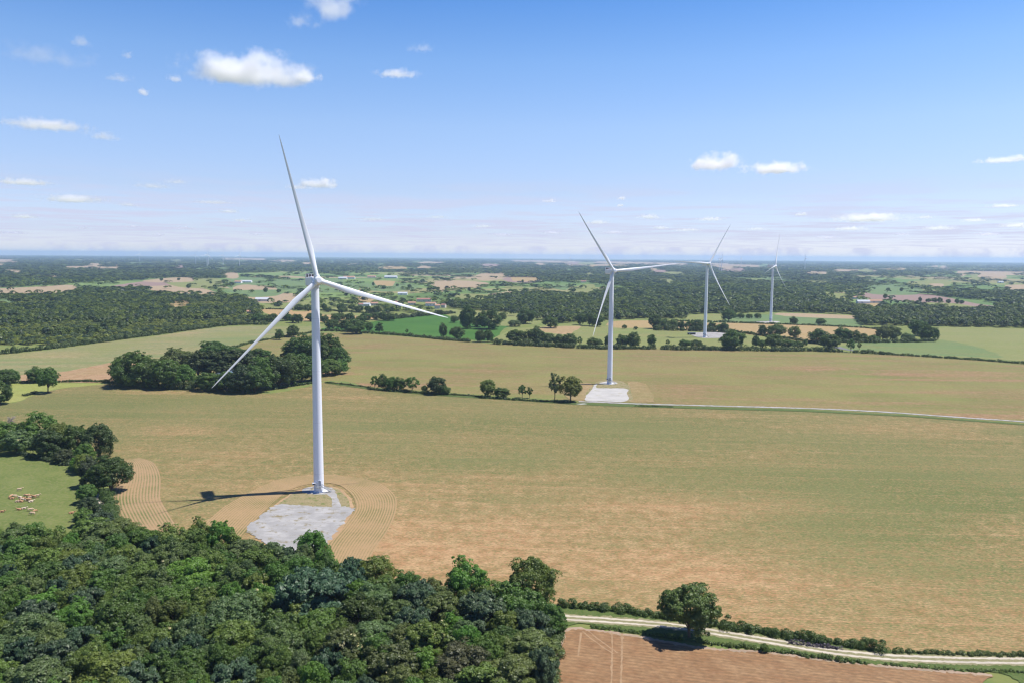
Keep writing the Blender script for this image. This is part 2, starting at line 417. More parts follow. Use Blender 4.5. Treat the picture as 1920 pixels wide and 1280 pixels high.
# ------------------------------------------------------------------ the ground: one sheet out to the horizon
def build_ground():
    n = NT('countryside'); p = n.pos()
    vo = n.new('ShaderNodeTexVoronoi'); vo.inputs['Scale'].default_value = 1.0; vo.inputs['Randomness'].default_value = .8
    n.L.new(n.mapping(p, scale=(1 / 420, 1 / 330, 1), rz=.5), vo.inputs['Vector'])
    sp = n.new('ShaderNodeSeparateColor'); n.L.new(vo.outputs['Color'], sp.inputs[0])
    cr = n.new('ShaderNodeValToRGB'); cr.color_ramp.interpolation = 'CONSTANT'
    el = cr.color_ramp.elements
    cols = [(0, (.11, .17, .055)), (.25, (.17, .20, .07)), (.45, (.10, .16, .055)), (.60, (.21, .20, .09)), (.72, (.14, .20, .065)), (.86, (.28, .225, .14)), (.95, (.09, .14, .045))]
    while len(el) < len(cols): el.new(.5)
    for e, (q, c) in zip(el, cols): e.position = q; e.color = (*c, 1)
    n.L.new(sp.outputs[0], cr.inputs[0])
    big = n.noise(p, 1 / 2600, 4, .6)
    # beyond the bocage most of what shows is woodland
    c = n.mix(n.maprange(big, .56, .70), cr.outputs[0], (.045, .068, .026))
    sy = n.new('ShaderNodeVectorMath', operation='LENGTH'); n.L.new(p, sy.inputs[0])
    fi = n.noise(p, .12, 4, .6)
    c2 = n.mix(n.maprange(fi, .35, .65), (.12, .16, .05), (.17, .18, .06))
    c = n.mix(n.maprange(sy.outputs['Value'], 1500, 2200), c2, c)
    n.surf(c, .95, .05)
    Rr = 40000; K = 96
    rings = [0, 300, 1000, 3000, 8000, 20000, Rr]; v = [(0, 0, 0)]; f = []
    for r in rings[1:]:
        for k in range(K):
            a = 2 * math.pi * k / K; v.append((r * math.cos(a), r * math.sin(a), 0))
    for k in range(K): f.append((0, 1 + k, 1 + (k + 1) % K))
    for i in range(len(rings) - 2):
        for k in range(K):
            a = 1 + i * K + k; b = 1 + i * K + (k + 1) % K; f.append((a, a + K, b + K, b))
    me = bpy.data.meshes.new('ground'); me.from_pydata(v, [], f); me.materials.append(n.m)
    tag(link('ground', me), kind='structure')
build_ground()

# fields ------------------------------------------------------------
def wsp(px, py, rx, ry, a):
    q = gp(px, py); return (q[0], q[1], rx, ry, a)
M_main = mat_field('young_crop_on_red_soil', SOIL, CROP, CROP2, cover=.52, rows=-3, patch=.62, streak=.34, fine=1.4, spacing=1.4, rowamp=.10, tram=27,
                   grad=(235, 470, -.17, .27),
                   spots=[wsp(850, 1010, 70, 45, -.22), wsp(760, 930, 40, 30, -.15), wsp(1230, 1060, 55, 22, -.12), wsp(330, 805, 40, 25, -.2), wsp(290, 735, 50, 14, -.25), wsp(1700, 1150, 60, 30, .06),
                          wsp(1400, 830, 160, 60, .05), wsp(620, 745, 60, 14, -.2), wsp(1000, 800, 170, 60, .12), wsp(900, 870, 60, 30, .10), wsp(1350, 900, 90, 40, .08), wsp(200, 750, 110, 50, .16), wsp(120, 775, 90, 60, .14), wsp(400, 780, 90, 40, .08), wsp(420, 850, 60, 40, -.08), wsp(1650, 800, 120, 40, -.12), wsp(1800, 960, 110, 110, .22), wsp(2000, 1000, 120, 120, .2), wsp(1500, 1000, 60, 40, .1), wsp(1750, 1100, 60, 40, .12)])
M_field2 = mat_field('thicker_crop', (.34, .22, .125), (.170, .195, .058), (.235, .235, .08), cover=.68, rows=-5, patch=.5, streak=.7, fine=.9, rowamp=0,
                     spots=[wsp(1760, 700, 110, 30, -.35), wsp(1520, 690, 60, 30, -.25), wsp(700, 722, 110, 14, -.4), wsp(1250, 740, 40, 22, -.25), wsp(1010, 720, 80, 20, -.15), wsp(1650, 705, 60, 12, .2), wsp(630, 700, 50, 14, -.3), wsp(1600, 705, 30, 8, .3), wsp(1680, 715, 40, 8, .3), wsp(1800, 712, 120, 7, -.45), wsp(1540, 692, 30, 8, -.4), wsp(1700, 735, 90, 8, -.4), wsp(1650, 755, 60, 8, -.35), wsp(1850, 780, 90, 14, -.4), wsp(1400, 748, 120, 10, -.25), wsp(830, 680, 90, 30, .15), wsp(880, 650, 60, 20, -.12)])
M_green_tan = mat_field('patchy_green_crop', (.40, .31, .17), (.15, .22, .085), (.21, .235, .085), cover=.68, rows=8, patch=.45, streak=.5, fine=.4, rowamp=0,
                        spots=[wsp(100, 665, 60, 40, -.3), wsp(430, 640, 60, 60, .2), wsp(520, 618, 60, 60, .05), wsp(330, 625, 50, 80, -.2)])
M_bright = mat_field('bright_green_crop', (.10, .15, .035), (.052, .150, .027), (.072, .175, .034), cover=.85, rows=20, patch=.2, streak=.3, fine=.3, rowamp=0)
M_ygreen = mat_field('yellow_green_crop', (.30, .29, .13), (.20, .245, .075), (.24, .255, .095), cover=.7, rows=-12, patch=.35, streak=.4, fine=.3, rowamp=0)
M_lgreen = mat_field('light_green_crop', (.36, .28, .14), (.165, .235, .07), (.21, .26, .08), cover=.72, rows=-6, patch=.4, streak=.35, fine=.3, rowamp=0)
M_cool = mat_field('cool_green_crop', (.2, .23, .1), (.13, .22, .095), (.165, .24, .09), cover=.8, rows=-12, patch=.3, streak=.4, fine=.3, rowamp=0)
M_tan = mat_field('stubble', (.45, .33, .18), (.30, .25, .10), (.36, .28, .12), cover=.45, rows=4, patch=.4, streak=.4, fine=.3, rowamp=0)
M_pale = mat_field('pale_stubble', (.44, .34, .225), (.31, .275, .15), (.35, .29, .17), cover=.35, rows=4, patch=.4, streak=.4, fine=.3, rowamp=0)
M_mauve = mat_field('bare_tilled_soil', (.33, .235, .20), (.27, .2, .165), (.3, .22, .18), cover=.5, rows=10, patch=.3, streak=.4, fine=.3, rowamp=0)
M_pasture = mat_grass('pasture', (.135, .185, .045), (.20, .235, .07), (.25, .25, .10), .07)
M_meadow = mat_field('mown_meadow', (.30, .31, .10), (.27, .33, .085), (.33, .35, .11), cover=.5, rows=4, patch=.15, streak=.5, fine=.3, spacing=4.5, rowamp=.25)
M_verge = mat_grass('verge_grass', (.085, .14, .035), (.12, .175, .05), (.17, .19, .07), .25)
M_dry = mat_grass('dry_grass', (.34, .28, .15), (.24, .22, .10), (.44, .35, .20), .3, bare=(.15, .19, .055))
M_grav = mat_gravel('pale_gravel', (.36, .35, .335), (.53, .515, .49), (.25, .21, .12), 1.0, .2)
M_grav2 = mat_gravel('bright_gravel', (.52, .50, .47), (.60, .58, .54), (.35, .33, .2), .5)
M_soiledge = mat_gravel('red_soil_edge', (.46, .30, .16), (.52, .35, .2), (.3, .25, .1), .4, .4)
M_track = mat_gravel('limestone_track', (.60, .53, .42), (.69, .62, .50), (.45, .4, .27), .35, .5)
M_ftrack = mat_gravel('grey_track', (.45, .43, .41), (.52, .50, .48), (.33, .3, .2), .5)
M_plow = mat_field('harrowed_soil', (.345, .215, .112), (.235, .142, .075), (.26, .165, .09), cover=.45, rows=-13, patch=.3, streak=.2, fine=.6, spacing=1.6, rowamp=.30)
M_road = mat_gravel('worn_asphalt', (.20, .2, .21), (.24, .24, .25), (.2, .2, .15), .3)

sheet('crop_field', [(-260, 760), (0, 757), (60, 742), (110, 729), (205, 718), (365, 724), (490, 737), (560, 728), (620, 715), (700, 727), (830, 738), (960, 746), (1080, 753),
      (1200, 758), (1500, 767), (1700, 777), (1920, 793), (2300, 815), (2400, 1280), (1930, 1226), (1690, 1221), (1600, 1206), (1420, 1176), (1250, 1152), (1060, 1133), (1000, 1200),
      (700, 1180), (400, 1080), (236, 1000), (200, 900), (150, 840), (0, 800), (-260, 790)], M_main, .010, .3)
sheet('far_crop_field', [(205, 716), (330, 700), (380, 674), (480, 642), (560, 629), (640, 623), (700, 627), (830, 637), (920, 644), (1000, 648), (1080, 652), (1300, 655), (1530, 658),
      (1600, 661), (1740, 669), (1920, 681), (2300, 712), (2300, 812), (1920, 789), (1700, 774), (1500, 764), (1200, 755), (1080, 750), (960, 743), (830, 735), (700, 725), (620, 713), (490, 733), (360, 722)], M_field2, .010, .5)
sheet('patchy_field', [(-300, 690), (0, 664), (110, 654), (200, 641), (300, 629), (420, 613), (560, 612), (625, 616), (560, 627), (480, 640), (380, 672), (320, 698), (205, 714), (110, 716), (0, 714), (-300, 715)], M_green_tan, .010, .6)
sheet('bare_headland', [(40, 714), (36, 703), (110, 697), (180, 685), (230, 676), (260, 690), (215, 714), (110, 716)], mat_field('bare_headland_soil', (.42, .28, .17), (.30, .25, .11), (.3, .24, .1), cover=.28, rows=8, patch=.3, streak=.4, fine=.4, rowamp=0), .018, .8)
sheet('mown_meadow', [(-300, 720), (0, 718), (110, 718), (203, 718), (150, 724), (110, 728), (60, 741), (0, 756), (-300, 775)], M_meadow, .016, .3)
sheet('pasture', [(-300, 845), (0, 838), (80, 850), (130, 862), (150, 885), (180, 930), (190, 990), (150, 1060), (0, 1080), (-300, 1080)], M_pasture, .016, .3)
sheet('bright_green_field', [(600, 617), (640, 611), (700, 603), (790, 591), (860, 590), (945, 598), (1000, 600), (945, 616), (928, 637), (880, 637), (830, 634), (700, 624), (640, 621)], M_bright, .012, .8)
sheet('light_green_field', [(926, 640), (940, 628), (965, 617), (1053, 609), (1140, 612), (1215, 613), (1300, 618), (1376, 621), (1500, 637), (1545, 650), (1540, 656), (1430, 654), (1240, 653), (1100, 651), (1000, 647)], M_lgreen, .012, .8)
sheet('worn_patch', [(990, 621), (1020, 613), (1090, 612), (1085, 618), (1065, 627), (1030, 624)], mat_field('worn_soil', (.44, .32, .19), (.3, .26, .1), (.3, .25, .1), cover=.3, patch=.4, fine=.3, rowamp=0), .02, 1.5)
sheet('stubble_field', [(1140, 604), (1200, 601), (1330, 604), (1508, 609), (1644, 616), (1640, 630), (1573, 628), (1516, 640), (1440, 632), (1376, 624), (1300, 620), (1216, 615), (1150, 614)], M_tan, .014, .8)
sheet('cool_green_field', [(1290, 604), (1300, 594), (1400, 590), (1500, 592), (1610, 599), (1610, 613), (1500, 609), (1400, 606)], M_cool, .016, .8)
sheet('olive_field', [(1284, 604), (1286, 594), (1314, 590), (1357, 590), (1359, 600), (1330, 603)], M_lgreen, .02, .8)
sheet('tan_strip_field', [(1460, 587), (1603, 592), (1603, 598), (1473, 593)], M_pale, .02, .8)
sheet('far_green_field', [(1570, 652), (1573, 640), (1749, 636), (1755, 614), (1920, 617), (2200, 628), (2200, 700), (1920, 677), (1860, 672), (1752, 667), (1674, 663), (1603, 657)], M_ygreen, .014, .8)
sheet('cool_green_patch', [(1574, 653), (1590, 644), (1700, 638), (1770, 638), (1830, 650), (1880, 668), (1850, 669), (1750, 666), (1674, 661), (1610, 656)], mat_field('cool_patch', (.24, .25, .1), (.145, .225, .085), (.18, .235, .085), cover=.75, rows=-12, patch=.5, streak=.8, fine=.4, rowamp=0), .02, 4.0)
sheet('ochre_field', [(488, 582), (513, 579), (620, 582), (690, 588), (722, 594), (660, 604), (600, 604), (530, 597)], mat_field('ochre_stubble', (.47, .33, .17), (.36, .28, .12), (.36, .28, .12), cover=.4, rowamp=0, fine=.3), .012, 1)
# broken pale fields thinly visible in the far woods
FARF = []; _rf = RS(12)
for i in range(46):
    px_ = _rf.uniform(-60, 1980); py_ = 483.5 + px_ * .0073 - 478 + 478 - 0.5 + abs(_rf.normal(0, 1)) * 9 + 2.5
    w_ = _rf.uniform(12, 60); h_ = 1.2 + (py_ - 483) * .10
    FARF.append((_rf.choice(list('pptlgm')), [(px_ - w_ / 2, py_), (px_ - w_ * .2, py_ - h_), (px_ + w_ * .4, py_ - h_ * .8), (px_ + w_ / 2, py_ + h_ * .3), (px_ + w_ * .1, py_ + h_)]))
M_by = dict(p=M_pale, t=M_tan, g=M_cool, l=M_lgreen, m=M_mauve, b=M_bright)
# clearings further out, as outlined by the woods and hedges around them: (material, outline)
CLEAR = [
 ('p', [(-80, 545), (0, 541), (67, 538), (137, 535), (143, 547), (100, 550), (0, 551), (-80, 553)]),
 ('m', [(205, 534), (277, 527), (310, 527), (312, 535), (213, 538)]), ('p', [(267, 540), (300, 536), (350, 535), (415, 547), (407, 553), (353, 552)]),
 ('l', [(310, 527), (407, 522), (412, 535), (345, 536)]), ('g', [(420, 527), (440, 522), (497, 521), (485, 534), (433, 538)]),
 ('p', [(437, 539), (467, 534), (530, 543), (440, 543)]), ('g', [(413, 540), (440, 544), (530, 544), (520, 550), (460, 552)]),
 ('p', [(455, 554), (480, 551), (555, 551), (550, 561), (477, 562)]), ('g', [(510, 527), (573, 523), (640, 524), (640, 534), (573, 541), (533, 544)]), ('g', [(600, 537), (660, 532), (670, 541), (600, 545)]),
 ('p', [(267, 524), (320, 521), (363, 520), (363, 525), (300, 527)]), ('t', [(315, 568), (353, 564), (352, 574), (325, 579)]),
 ('l', [(540, 569), (580, 562), (580, 575), (548, 577)]), ('g', [(-20, 563), (33, 561), (20, 569), (-20, 570)]),
 ('p', [(10, 506), (43, 507), (43, 511), (10, 511)]), ('p', [(117, 500), (170, 499), (227, 501), (227, 504), (117, 504)]),
 ('g', [(353, 501), (437, 502), (437, 506), (353, 505)]), ('p', [(417, 484), (500, 485), (500, 488), (417, 487)]),
 ('p', [(810, 529), (853, 526), (915, 531), (893, 537), (820, 536)]), ('p', [(818, 536), (837, 536), (832, 543), (820, 543)]),
 ('p', [(890, 519), (903, 513), (950, 513), (949, 519), (910, 524)]), ('m', [(945, 520), (1015, 521), (1000, 527), (953, 526)]),
 ('g', [(660, 534), (773, 533), (780, 538), (713, 543)]), ('t', [(700, 527), (742, 528), (737, 533), (705, 532)]),
 ('l', [(843, 553), (880, 551), (925, 554), (903, 563), (880, 559)]), ('l', [(945, 537), (982, 538), (975, 544)]),
 ('g', [(1025, 536), (1067, 535), (1060, 541)]), ('l', [(1063, 544), (1085, 536), (1115, 534), (1109, 548), (1073, 550)]),
 ('l', [(618, 579), (720, 575), (722, 585), (600, 583)]), ('l', [(830, 582), (857, 580), (960, 586), (1036, 593), (985, 602), (930, 603), (860, 595)]),
 ('t', [(660, 558), (703, 556), (692, 564)]), 
 ('l', [(1218, 523), (1268, 524), (1257, 532)]), ('t', [(958, 520), (1015, 521), (1010, 525), (960, 524)]), ('p', [(960, 488), (1086, 490), (1086, 493), (960, 491)]),
 ('p', [(1112, 490), (1292, 494), (1292, 498), (1112, 494)]), ('p', [(1337, 495), (1438, 498), (1438, 502), (1337, 499)]),
 ('m', [(1600, 551), (1684, 549), (1752, 554), (1830, 564), (1900, 573), (1860, 574), (1779, 571), (1725, 564), (1657, 562), (1627, 560)]),
 ('g', [(1615, 535), (1674, 533), (1725, 539), (1722, 548), (1633, 547)]), ('l', [(1704, 528), (1778, 526), (1776, 533), (1711, 533)]), ('p', [(1742, 533), (1770, 533), (1763, 539)]),
 ('l', [(1532, 551), (1587, 550), (1596, 560), (1568, 560)]), ('l', [(1718, 569), (1790, 569), (1842, 574), (1822, 577), (1760, 576)]), ('t', [(1608, 568), (1652, 569), (1642, 576)]),
 ('p', [(1885, 535), (1960, 536), (1960, 545), (1900, 543)]), ('p', [(1508, 509), (1552, 510), (1556, 515), (1515, 514)]), ('p', [(1560, 505), (1649, 507), (1649, 510), (1562, 509)]), ('p', [(1798, 508), (1960, 511), (1960, 515), (1800, 512)]),
 ('p', [(1060, 494), (1180, 497), (1180, 500), (1060, 498)]), ('g', [(700, 500), (790, 502), (780, 506), (700, 504)]), ('l', [(1500, 527), (1560, 526), (1550, 532)]), ('g', [(1420, 520), (1470, 520), (1460, 525)]), ('p', [(60, 519), (115, 516), (115, 520)]),
]
for i, (k, px) in enumerate(CLEAR + FARF):
    c = np.mean(px, 0); ext = []
    for (x, y) in px:
        ext.append((x, y + (FOC * 7 / (CAM_H * FOC / max(y - 482, 5)) if y > c[1] else 0)))
    sheet('distant_field', ext, M_by[k], .012 + .001 * (i % 7), 1.5, step=5)

# turbine pads, tracks ------------------------------------------------------------
rowL = dict(left=[(233, 862), (222, 900), (211, 933), (219, 965), (241, 1000), (285, 1040)], right=[(262, 858), (288, 868), (300, 890), (301, 915), (301, 935), (313, 958), (330, 985), (365, 1035)])
strip('curved_drill_rows', rowL['left'], rowL['right'], mat_rows('wide_drill_rows', (.44, .30, .165), (.115, .155, .045), 15, dens=.66), .02, 120, 6)
strip('turbine_headland_rows', [(450, 1010), (480, 975), (500, 955), (522, 934), (548, 916), (590, 906), (628, 907), (650, 918), (663, 935), (666, 955), (645, 985), (618, 1018), (598, 1060)],
      [(380, 985), (410, 958), (428, 945), (482, 916), (535, 896), (616, 890), (697, 901), (735, 922), (744, 948), (731, 988), (700, 1035), (680, 1080)][:11] + [(675, 1085)],
      mat_rows('headland_drill_rows', (.45, .305, .16), (.145, .16, .05), 16, dens=.66), .02, 160, 6)
sheet('dry_grass_mound', [(484, 984), (505, 955), (530, 935), (560, 918), (600, 910), (632, 914), (652, 928), (661, 942), (662, 958), (645, 985), (612, 1022), (560, 1040), (490, 1010)], M_soiledge, .026, .25)
sheet('dry_grass_mound', [(500, 965), (532, 937), (562, 921), (600, 912), (628, 915), (646, 928), (656, 944), (655, 957), (632, 960), (560, 960)], M_dry, .030, .25)
sheet('gravel_pad', [(463, 992), (490, 966), (521, 946), (570, 948), (622, 950), (640, 949), (664, 955), (655, 968), (630, 995), (612, 1020), (600, 1040), (560, 1050), (500, 1020)], M_grav, .034, .55, step=3)
sheet('gravel_path', [(604, 921), (622, 914), (632, 930), (639, 950), (624, 951), (622, 935), (612, 926)], M_grav, .038, .15, step=3)
sheet('gravel_ring', [(566, 920), (575, 914), (598, 911), (617, 914), (624, 921), (614, 926), (596, 927), (575, 925)], M_grav, .042, .2, step=3)
sheet('dry_grass_mound', [(1100, 748), (1112, 722), (1128, 713), (1160, 713), (1176, 720), (1182, 732), (1180, 752)], M_dry, .026, .4, step=3)
sheet('bare_soil', [(1178, 752), (1180, 728), (1174, 716), (1200, 716), (1216, 724), (1222, 740), (1224, 753)], mat_field('bare_soil', (.40, .28, .155), (.22, .21, .08), (.24, .22, .085), cover=.58, rowamp=0, fine=.4), .022, .8, step=4)
sheet('bare_soil', [(1058, 740), (1066, 722), (1100, 717), (1110, 722), (1098, 748), (1076, 750)], mat_field('bare_soil_strip', (.42, .29, .165), (.24, .22, .09), (.24, .22, .09), cover=.5, rowamp=0, fine=.4), .022, .8, step=4)
sheet('gravel_pad', [(1098, 750), (1106, 735), (1115, 722), (1121, 720), (1119, 727), (1172, 728), (1176, 735), (1173, 752), (1130, 752)], M_grav2, .034, .4, step=3)
sheet('gravel_ring', [(1124, 718), (1135, 715), (1150, 715), (1158, 718), (1150, 720.5), (1132, 720.5)], M_grav2, .038, .3, step=3)
track('gravel_track', [(1085, 752.5), (1130, 754), (1200, 757), (1350, 761), (1500, 765), (1620, 770), (1700, 775), (1810, 783), (1920, 790.5), (2200, 812)], 3.8, M_ftrack, .046, .4)
sheet('verge', [(700, 728), (830, 739), (960, 747), (1075, 754), (1110, 755), (1300, 762), (1500, 767), (1700, 778), (1920, 794), (1920, 797), (1700, 781), (1500, 771), (1300, 766), (1160, 762), (1080, 758), (960, 750), (830, 742), (700, 731), (610, 718), (610, 715)], M_verge, .03, .5, smooth=False)
sheet('gravel_patch', [(1080, 757), (1095, 756), (1102, 757), (1090, 758)], M_grav2, .05, .2, smooth=False)
sheet('gravel_pad', [(1296, 628), (1304, 624), (1340, 623), (1366, 626), (1359, 633), (1335, 634), (1318, 634)], M_grav, .034, .8, step=3)
sheet('gravel_pad', [(1412, 604), (1440, 602.5), (1462, 603), (1458, 605), (1430, 605.5)], M_grav2, .034, .8, step=3)
sheet('road', [(1560, 651), (1575, 650), (1592, 655), (1604, 657), (1600, 658), (1575, 654)], M_road, .03, .3, smooth=False)
# the foreground track, its verges and the harrowed field
TR = [(940, 1142), (1050, 1157), (1140, 1163), (1250, 1172), (1350, 1187), (1450, 1203), (1550, 1220), (1640, 1230), (1720, 1235), (1820, 1238), (1920, 1239), (2200, 1238)]
sheet('verge', [(960, 1130), (1050, 1134), (1240, 1152), (1420, 1178), (1600, 1208), (1690, 1222), (1930, 1227), (2200, 1226), (2200, 1290), (1960, 1292), (1880, 1262), (1800, 1258), (1640, 1245), (1500, 1226), (1400, 1212), (1290, 1202), (1190, 1188), (1062, 1176), (1030, 1300), (940, 1300)], M_verge, .016, .25)
sheet('harrowed_field', [(1036, 1300), (1050, 1220), (1066, 1180), (1130, 1184), (1200, 1193), (1320, 1214), (1440, 1222), (1560, 1238), (1700, 1252), (1800, 1260), (1860, 1265), (1845, 1280), (1850, 1320), (1700, 1500), (980, 1500)], M_plow, .020, .35)
M_ped = mat_gravel('pale_field_edge', (.42, .30, .21), (.46, .35, .25), (.2, .2, .08), .6, .6)
track('field_edge', [(1034, 1300), (1048, 1220), (1066, 1180), (1130, 1184), (1200, 1194), (1320, 1215), (1440, 1223), (1560, 1239), (1700, 1253), (1800, 1261), (1860, 1266)], 1.3, M_ped, .026, .3)
M_wheel = mat_gravel('wheel_marks', (.40, .265, .15), (.44, .295, .17), (.34, .215, .12), .8, .5)
for ln in ([(1147, 1186), (1148, 1220), (1146, 1290), (1143, 1400)], [(1166, 1189), (1166, 1220), (1164, 1290), (1162, 1400)], [(1092, 1184), (1120, 1206), (1150, 1226)], [(1103, 1183), (1128, 1203), (1158, 1224)], [(1090, 1186), (1088, 1200), (1084, 1230)]):
    track('wheel_mark', ln, .5, M_wheel, .028, .08)
track('track_bed', TR, 5.4, mat_grass('worn_track_grass', (.30, .28, .15), (.22, .22, .1), (.36, .32, .2), .5), .024, .3)
def offset_line(line, d):
    w = np.array([gp(*p) for p in smooth_px(line, 6, False)]); t = np.gradient(w, axis=0); t /= np.linalg.norm(t, axis=1)[:, None]
    w = w + np.c_[-t[:, 1], t[:, 0]] * d; x, y, _ = to_px(w[:, 0], w[:, 1]); return list(zip(x, y))
track('wheel_rut', offset_line(TR, 1.2)[::4], 1.05, M_track, .030, .12)
track('wheel_rut', offset_line(TR, -1.2)[::4], 1.05, M_track, .030, .12)
track('farm_path', [(186, 925), (189, 950), (193, 980), (198, 1010)], 2.2, M_track, .03, .2)
# pond in the copse
nw = NT('pond_water'); nw.surf((.06, .075, .07), .08, .6, bump=nw.noise(nw.pos(), .5, 3), bstr=.15)
sheet('pond_water', [(362, 716), (368, 708), (385, 703), (425, 694), (462, 690), (474, 694), (466, 702), (430, 712), (390, 718)], nw.m, .03, .5, step=4)

# ------------------------------------------------------------------ wind turbines
def blade_mesh(L, bend, pitch):
    st = np.array([0, .02, .05, .09, .14, .2, .28, .38, .5, .62, .74, .85, .93, .975, 1.0])
    chord = np.interp(st, [0, .03, .09, .2, .3, .5, .75, .93, 1], [2.2, 2.2, 2.35, 2.75, 2.4, 1.55, .95, .58, .15])
    thick = np.interp(st, [0, .03, .09, .2, .3, .5, .75, .93, 1], [1.0, 1.0, .82, .42, .32, .25, .2, .18, .16])
    tw = np.radians(np.interp(st, [0, .2, .5, 1], [14, 11, 4, -1]) + pitch)
    n = 20; V = []
    for i, s in enumerate(st):
        for k in range(n):
            a = 2 * math.pi * k / n
            cx, cy = math.cos(a), math.sin(a)
            air = min(1, max(0, (s - .04) / .14))
            x = chord[i] * (.5 * cx + .18 * air * (1 if True else 0))
            y = chord[i] * thick[i] * .5 * cy * ((1 - air) + air * (.55 - .45 * cx + .35))
            c, sn = math.cos(tw[i]), math.sin(tw[i])
            V.append((x * c - y * sn, x * sn + y * c - bend * s * s, s * L))
    F = [(i * n + k, i * n + (k + 1) % n, (i + 1) * n + (k + 1) % n, (i + 1) * n + k) for i in range(len(st) - 1) for k in range(n)]
    F.append(tuple((len(st) - 1) * n + k for k in range(n)))
    return V, F
def turbine(px, py, hh, L, yaw, phase, cone, label, pitch=-20):
    x, y = gp(px, py)
    root = tag(empty('wind_turbine', (x, y, 0)), label, 'wind turbine', 'white wind turbines in the fields')
    yaw = R(yaw); ct, s_ = math.cos(R(5)), math.sin(R(5))
    rb, rt, top = 2.35, 1.75, hh - 2.1
    zs = [0, .15, .35, .4, 22.0, 22.15, 22.3, 46.0, 46.15, 46.3, 72.0, 72.15, 72.3, top]
    def rad(z): return rb + (rt - rb) * z / top
    rs_ = [rad(z)  for z in zs]; rs_[0] = rs_[1] = rs_[2] = 2.55
    MB().tube([(0, 0, z) for z in zs], rs_, 48).obj('tower', M_tower, root, True)
    MB().tube([(0, 0, -.5), (0, 0, .18), (0, 0, .22)], [4.3, 4.3, 4.0], 40).obj('foundation', M_conc, root)
    # door, landing and stair face the access path
    to = math.atan2(-y, -x) + R(8); ca, sa = math.cos(to), math.sin(to)
    Mr = np.array([[-sa, ca, 0], [ca, sa, 0], [0, 0, 1]])           # local x = along the wall (to the right), y = out of it
    Mr = np.array([[-sa, ca, 0], [ca, sa, 0], [0, 0, 1]]); 
    def W(px_, py_, pz): return np.array([-sa * px_ + ca * py_, ca * px_ + sa * py_, pz])
    door = MB()
    P = [(-.55, 3.3), (.55, 3.3), (.55, 5.4)] + [(.55 * math.cos(a), 5.4 + .55 * math.sin(a)) for a in np.linspace(.3, math.pi - .3, 7)] + [(-.55, 5.4)]
    k = len(P); v = [W(a, 2.2, b) for a, b in P] + [W(a, 2.42, b) for a, b in P]
    door.add(v, [tuple(range(k)), tuple(range(2 * k - 1, k - 1, -1))] + [(i, (i + 1) % k, k + (i + 1) % k, k + i) for i in range(k)])
    dr = door.obj('door', M_grey, root)
    fr = MB(); Q = [(a * 1.22, 3.3 if b < 3.4 else b + .12) for a, b in P]
    fr.tube([W(a, 2.40, b) for a, b in Q[1:] + Q[:1]], .09, 6); fr.obj('door_frame', M_white, dr)
    for z in (6.4, 6.9): pass
    ld = MB().box(W(-.3, 3.1, 3.2), (2.6, 1.7, .12), Mr); land = ld.obj('landing', M_steel, root)
    rl = MB()
    for (a, b) in ((-1.5, 2.4), (-1.5, 3.9), (-.3, 3.9), (.9, 3.9)): rl.tube([W(a, b, 3.2), W(a, b, 4.35)], .05, 6)
    for z in (3.75, 4.33): rl.tube([W(-1.5, 2.4, z), W(-1.5, 3.9, z), W(.9, 3.9, z)], .045, 6)
    rl.obj('railing', M_steel, land)
    st = MB(); x0, x1, n = 1.0, 5.2, 12
    for i in range(n):
        t = (i + .5) / n; st.box(W(x0 + (x1 - x0) * t, 3.1 - t * .5, 3.2 * (1 - t) + .05), (.34, 1.1, .06), Mr)
    for b in (2.5, 3.7):
        st.tube([W(x0, b, 3.15), W(x1, b - .5, .1)], .09, 6)
        st.tube([W(x0, b, 4.3), W(x1, b - .5, 1.15)], .05, 6)
        for t in (0, .33, .66, 1): st.tube([W(x0 + (x1 - x0) * t, b - .5 * t, 3.2 * (1 - t)), W(x0 + (x1 - x0) * t, b - .5 * t, 3.2 * (1 - t) + 1.15)], .045, 6)
    st.obj('stair', M_steel, root)
    ac = MB().box(W(-2.5, 2.0, 4.6), (1.5, 1.2, .9), Mr).obj('cooling_unit', M_white, root, bevel=.06)
    MB().box(W(-2.5, 2.62, 4.6), (1.2, .06, .6), Mr).obj('grille', M_dark, ac)
    # nacelle, hub and rotor turn with the wind: local -Y is upwind
    A = Vector((0, -ct, s_)); UPv = Vector((0, s_, ct)); Z = Matrix.Rotation(yaw, 4, 'Z')
    hubc = Vector((0, 0, hh)) + A * 4.5
    def place(o, M): o.matrix_local = Z @ M; return o
    tilt = Matrix(((1, 0, 0), (0, ct, s_), (0, -s_, ct))).to_4x4()
    F = Matrix.Translation((0, 0, hh)) @ tilt
    nb = MB()
    secs = [(-2.3, 1.55, -1.5, 1.5), (-1.6, 1.95, -1.95, 1.85), (.5, 2.05, -2.15, 2.0), (8.6, 2.0, -2.0, 2.0), (9.6, 1.85, -1.75, 1.9)]
    v = []
    for (yy, hw, z0, z1) in secs:
        c = .35
        v += [(-hw + c, yy, z0), (hw - c, yy, z0), (hw, yy, z0 + c), (hw, yy, z1 - c), (hw - c, yy, z1), (-hw + c, yy, z1), (-hw, yy, z1 - c), (-hw, yy, z0 + c)]
    f = [(i * 8 + k, i * 8 + (k + 1) % 8, (i + 1) * 8 + (k + 1) % 8, (i + 1) * 8 + k) for i in range(len(secs) - 1) for k in range(8)]
    f += [tuple(range(7, -1, -1)), tuple(32 + k for k in range(8))]
    nac = place(nb.add(v, f).obj('nacelle', M_white2, root, True), F)
    MB().tube([(0, 0, -3.0), (0, 0, -1.9)], [1.85, 2.0], 32).obj('yaw_collar', M_white, nac)
    fr = MB()
    for xx in (-1.9, -.63, .63, 1.9): fr.box((xx, 8.1, 2.85), (.14, .5, 1.7))
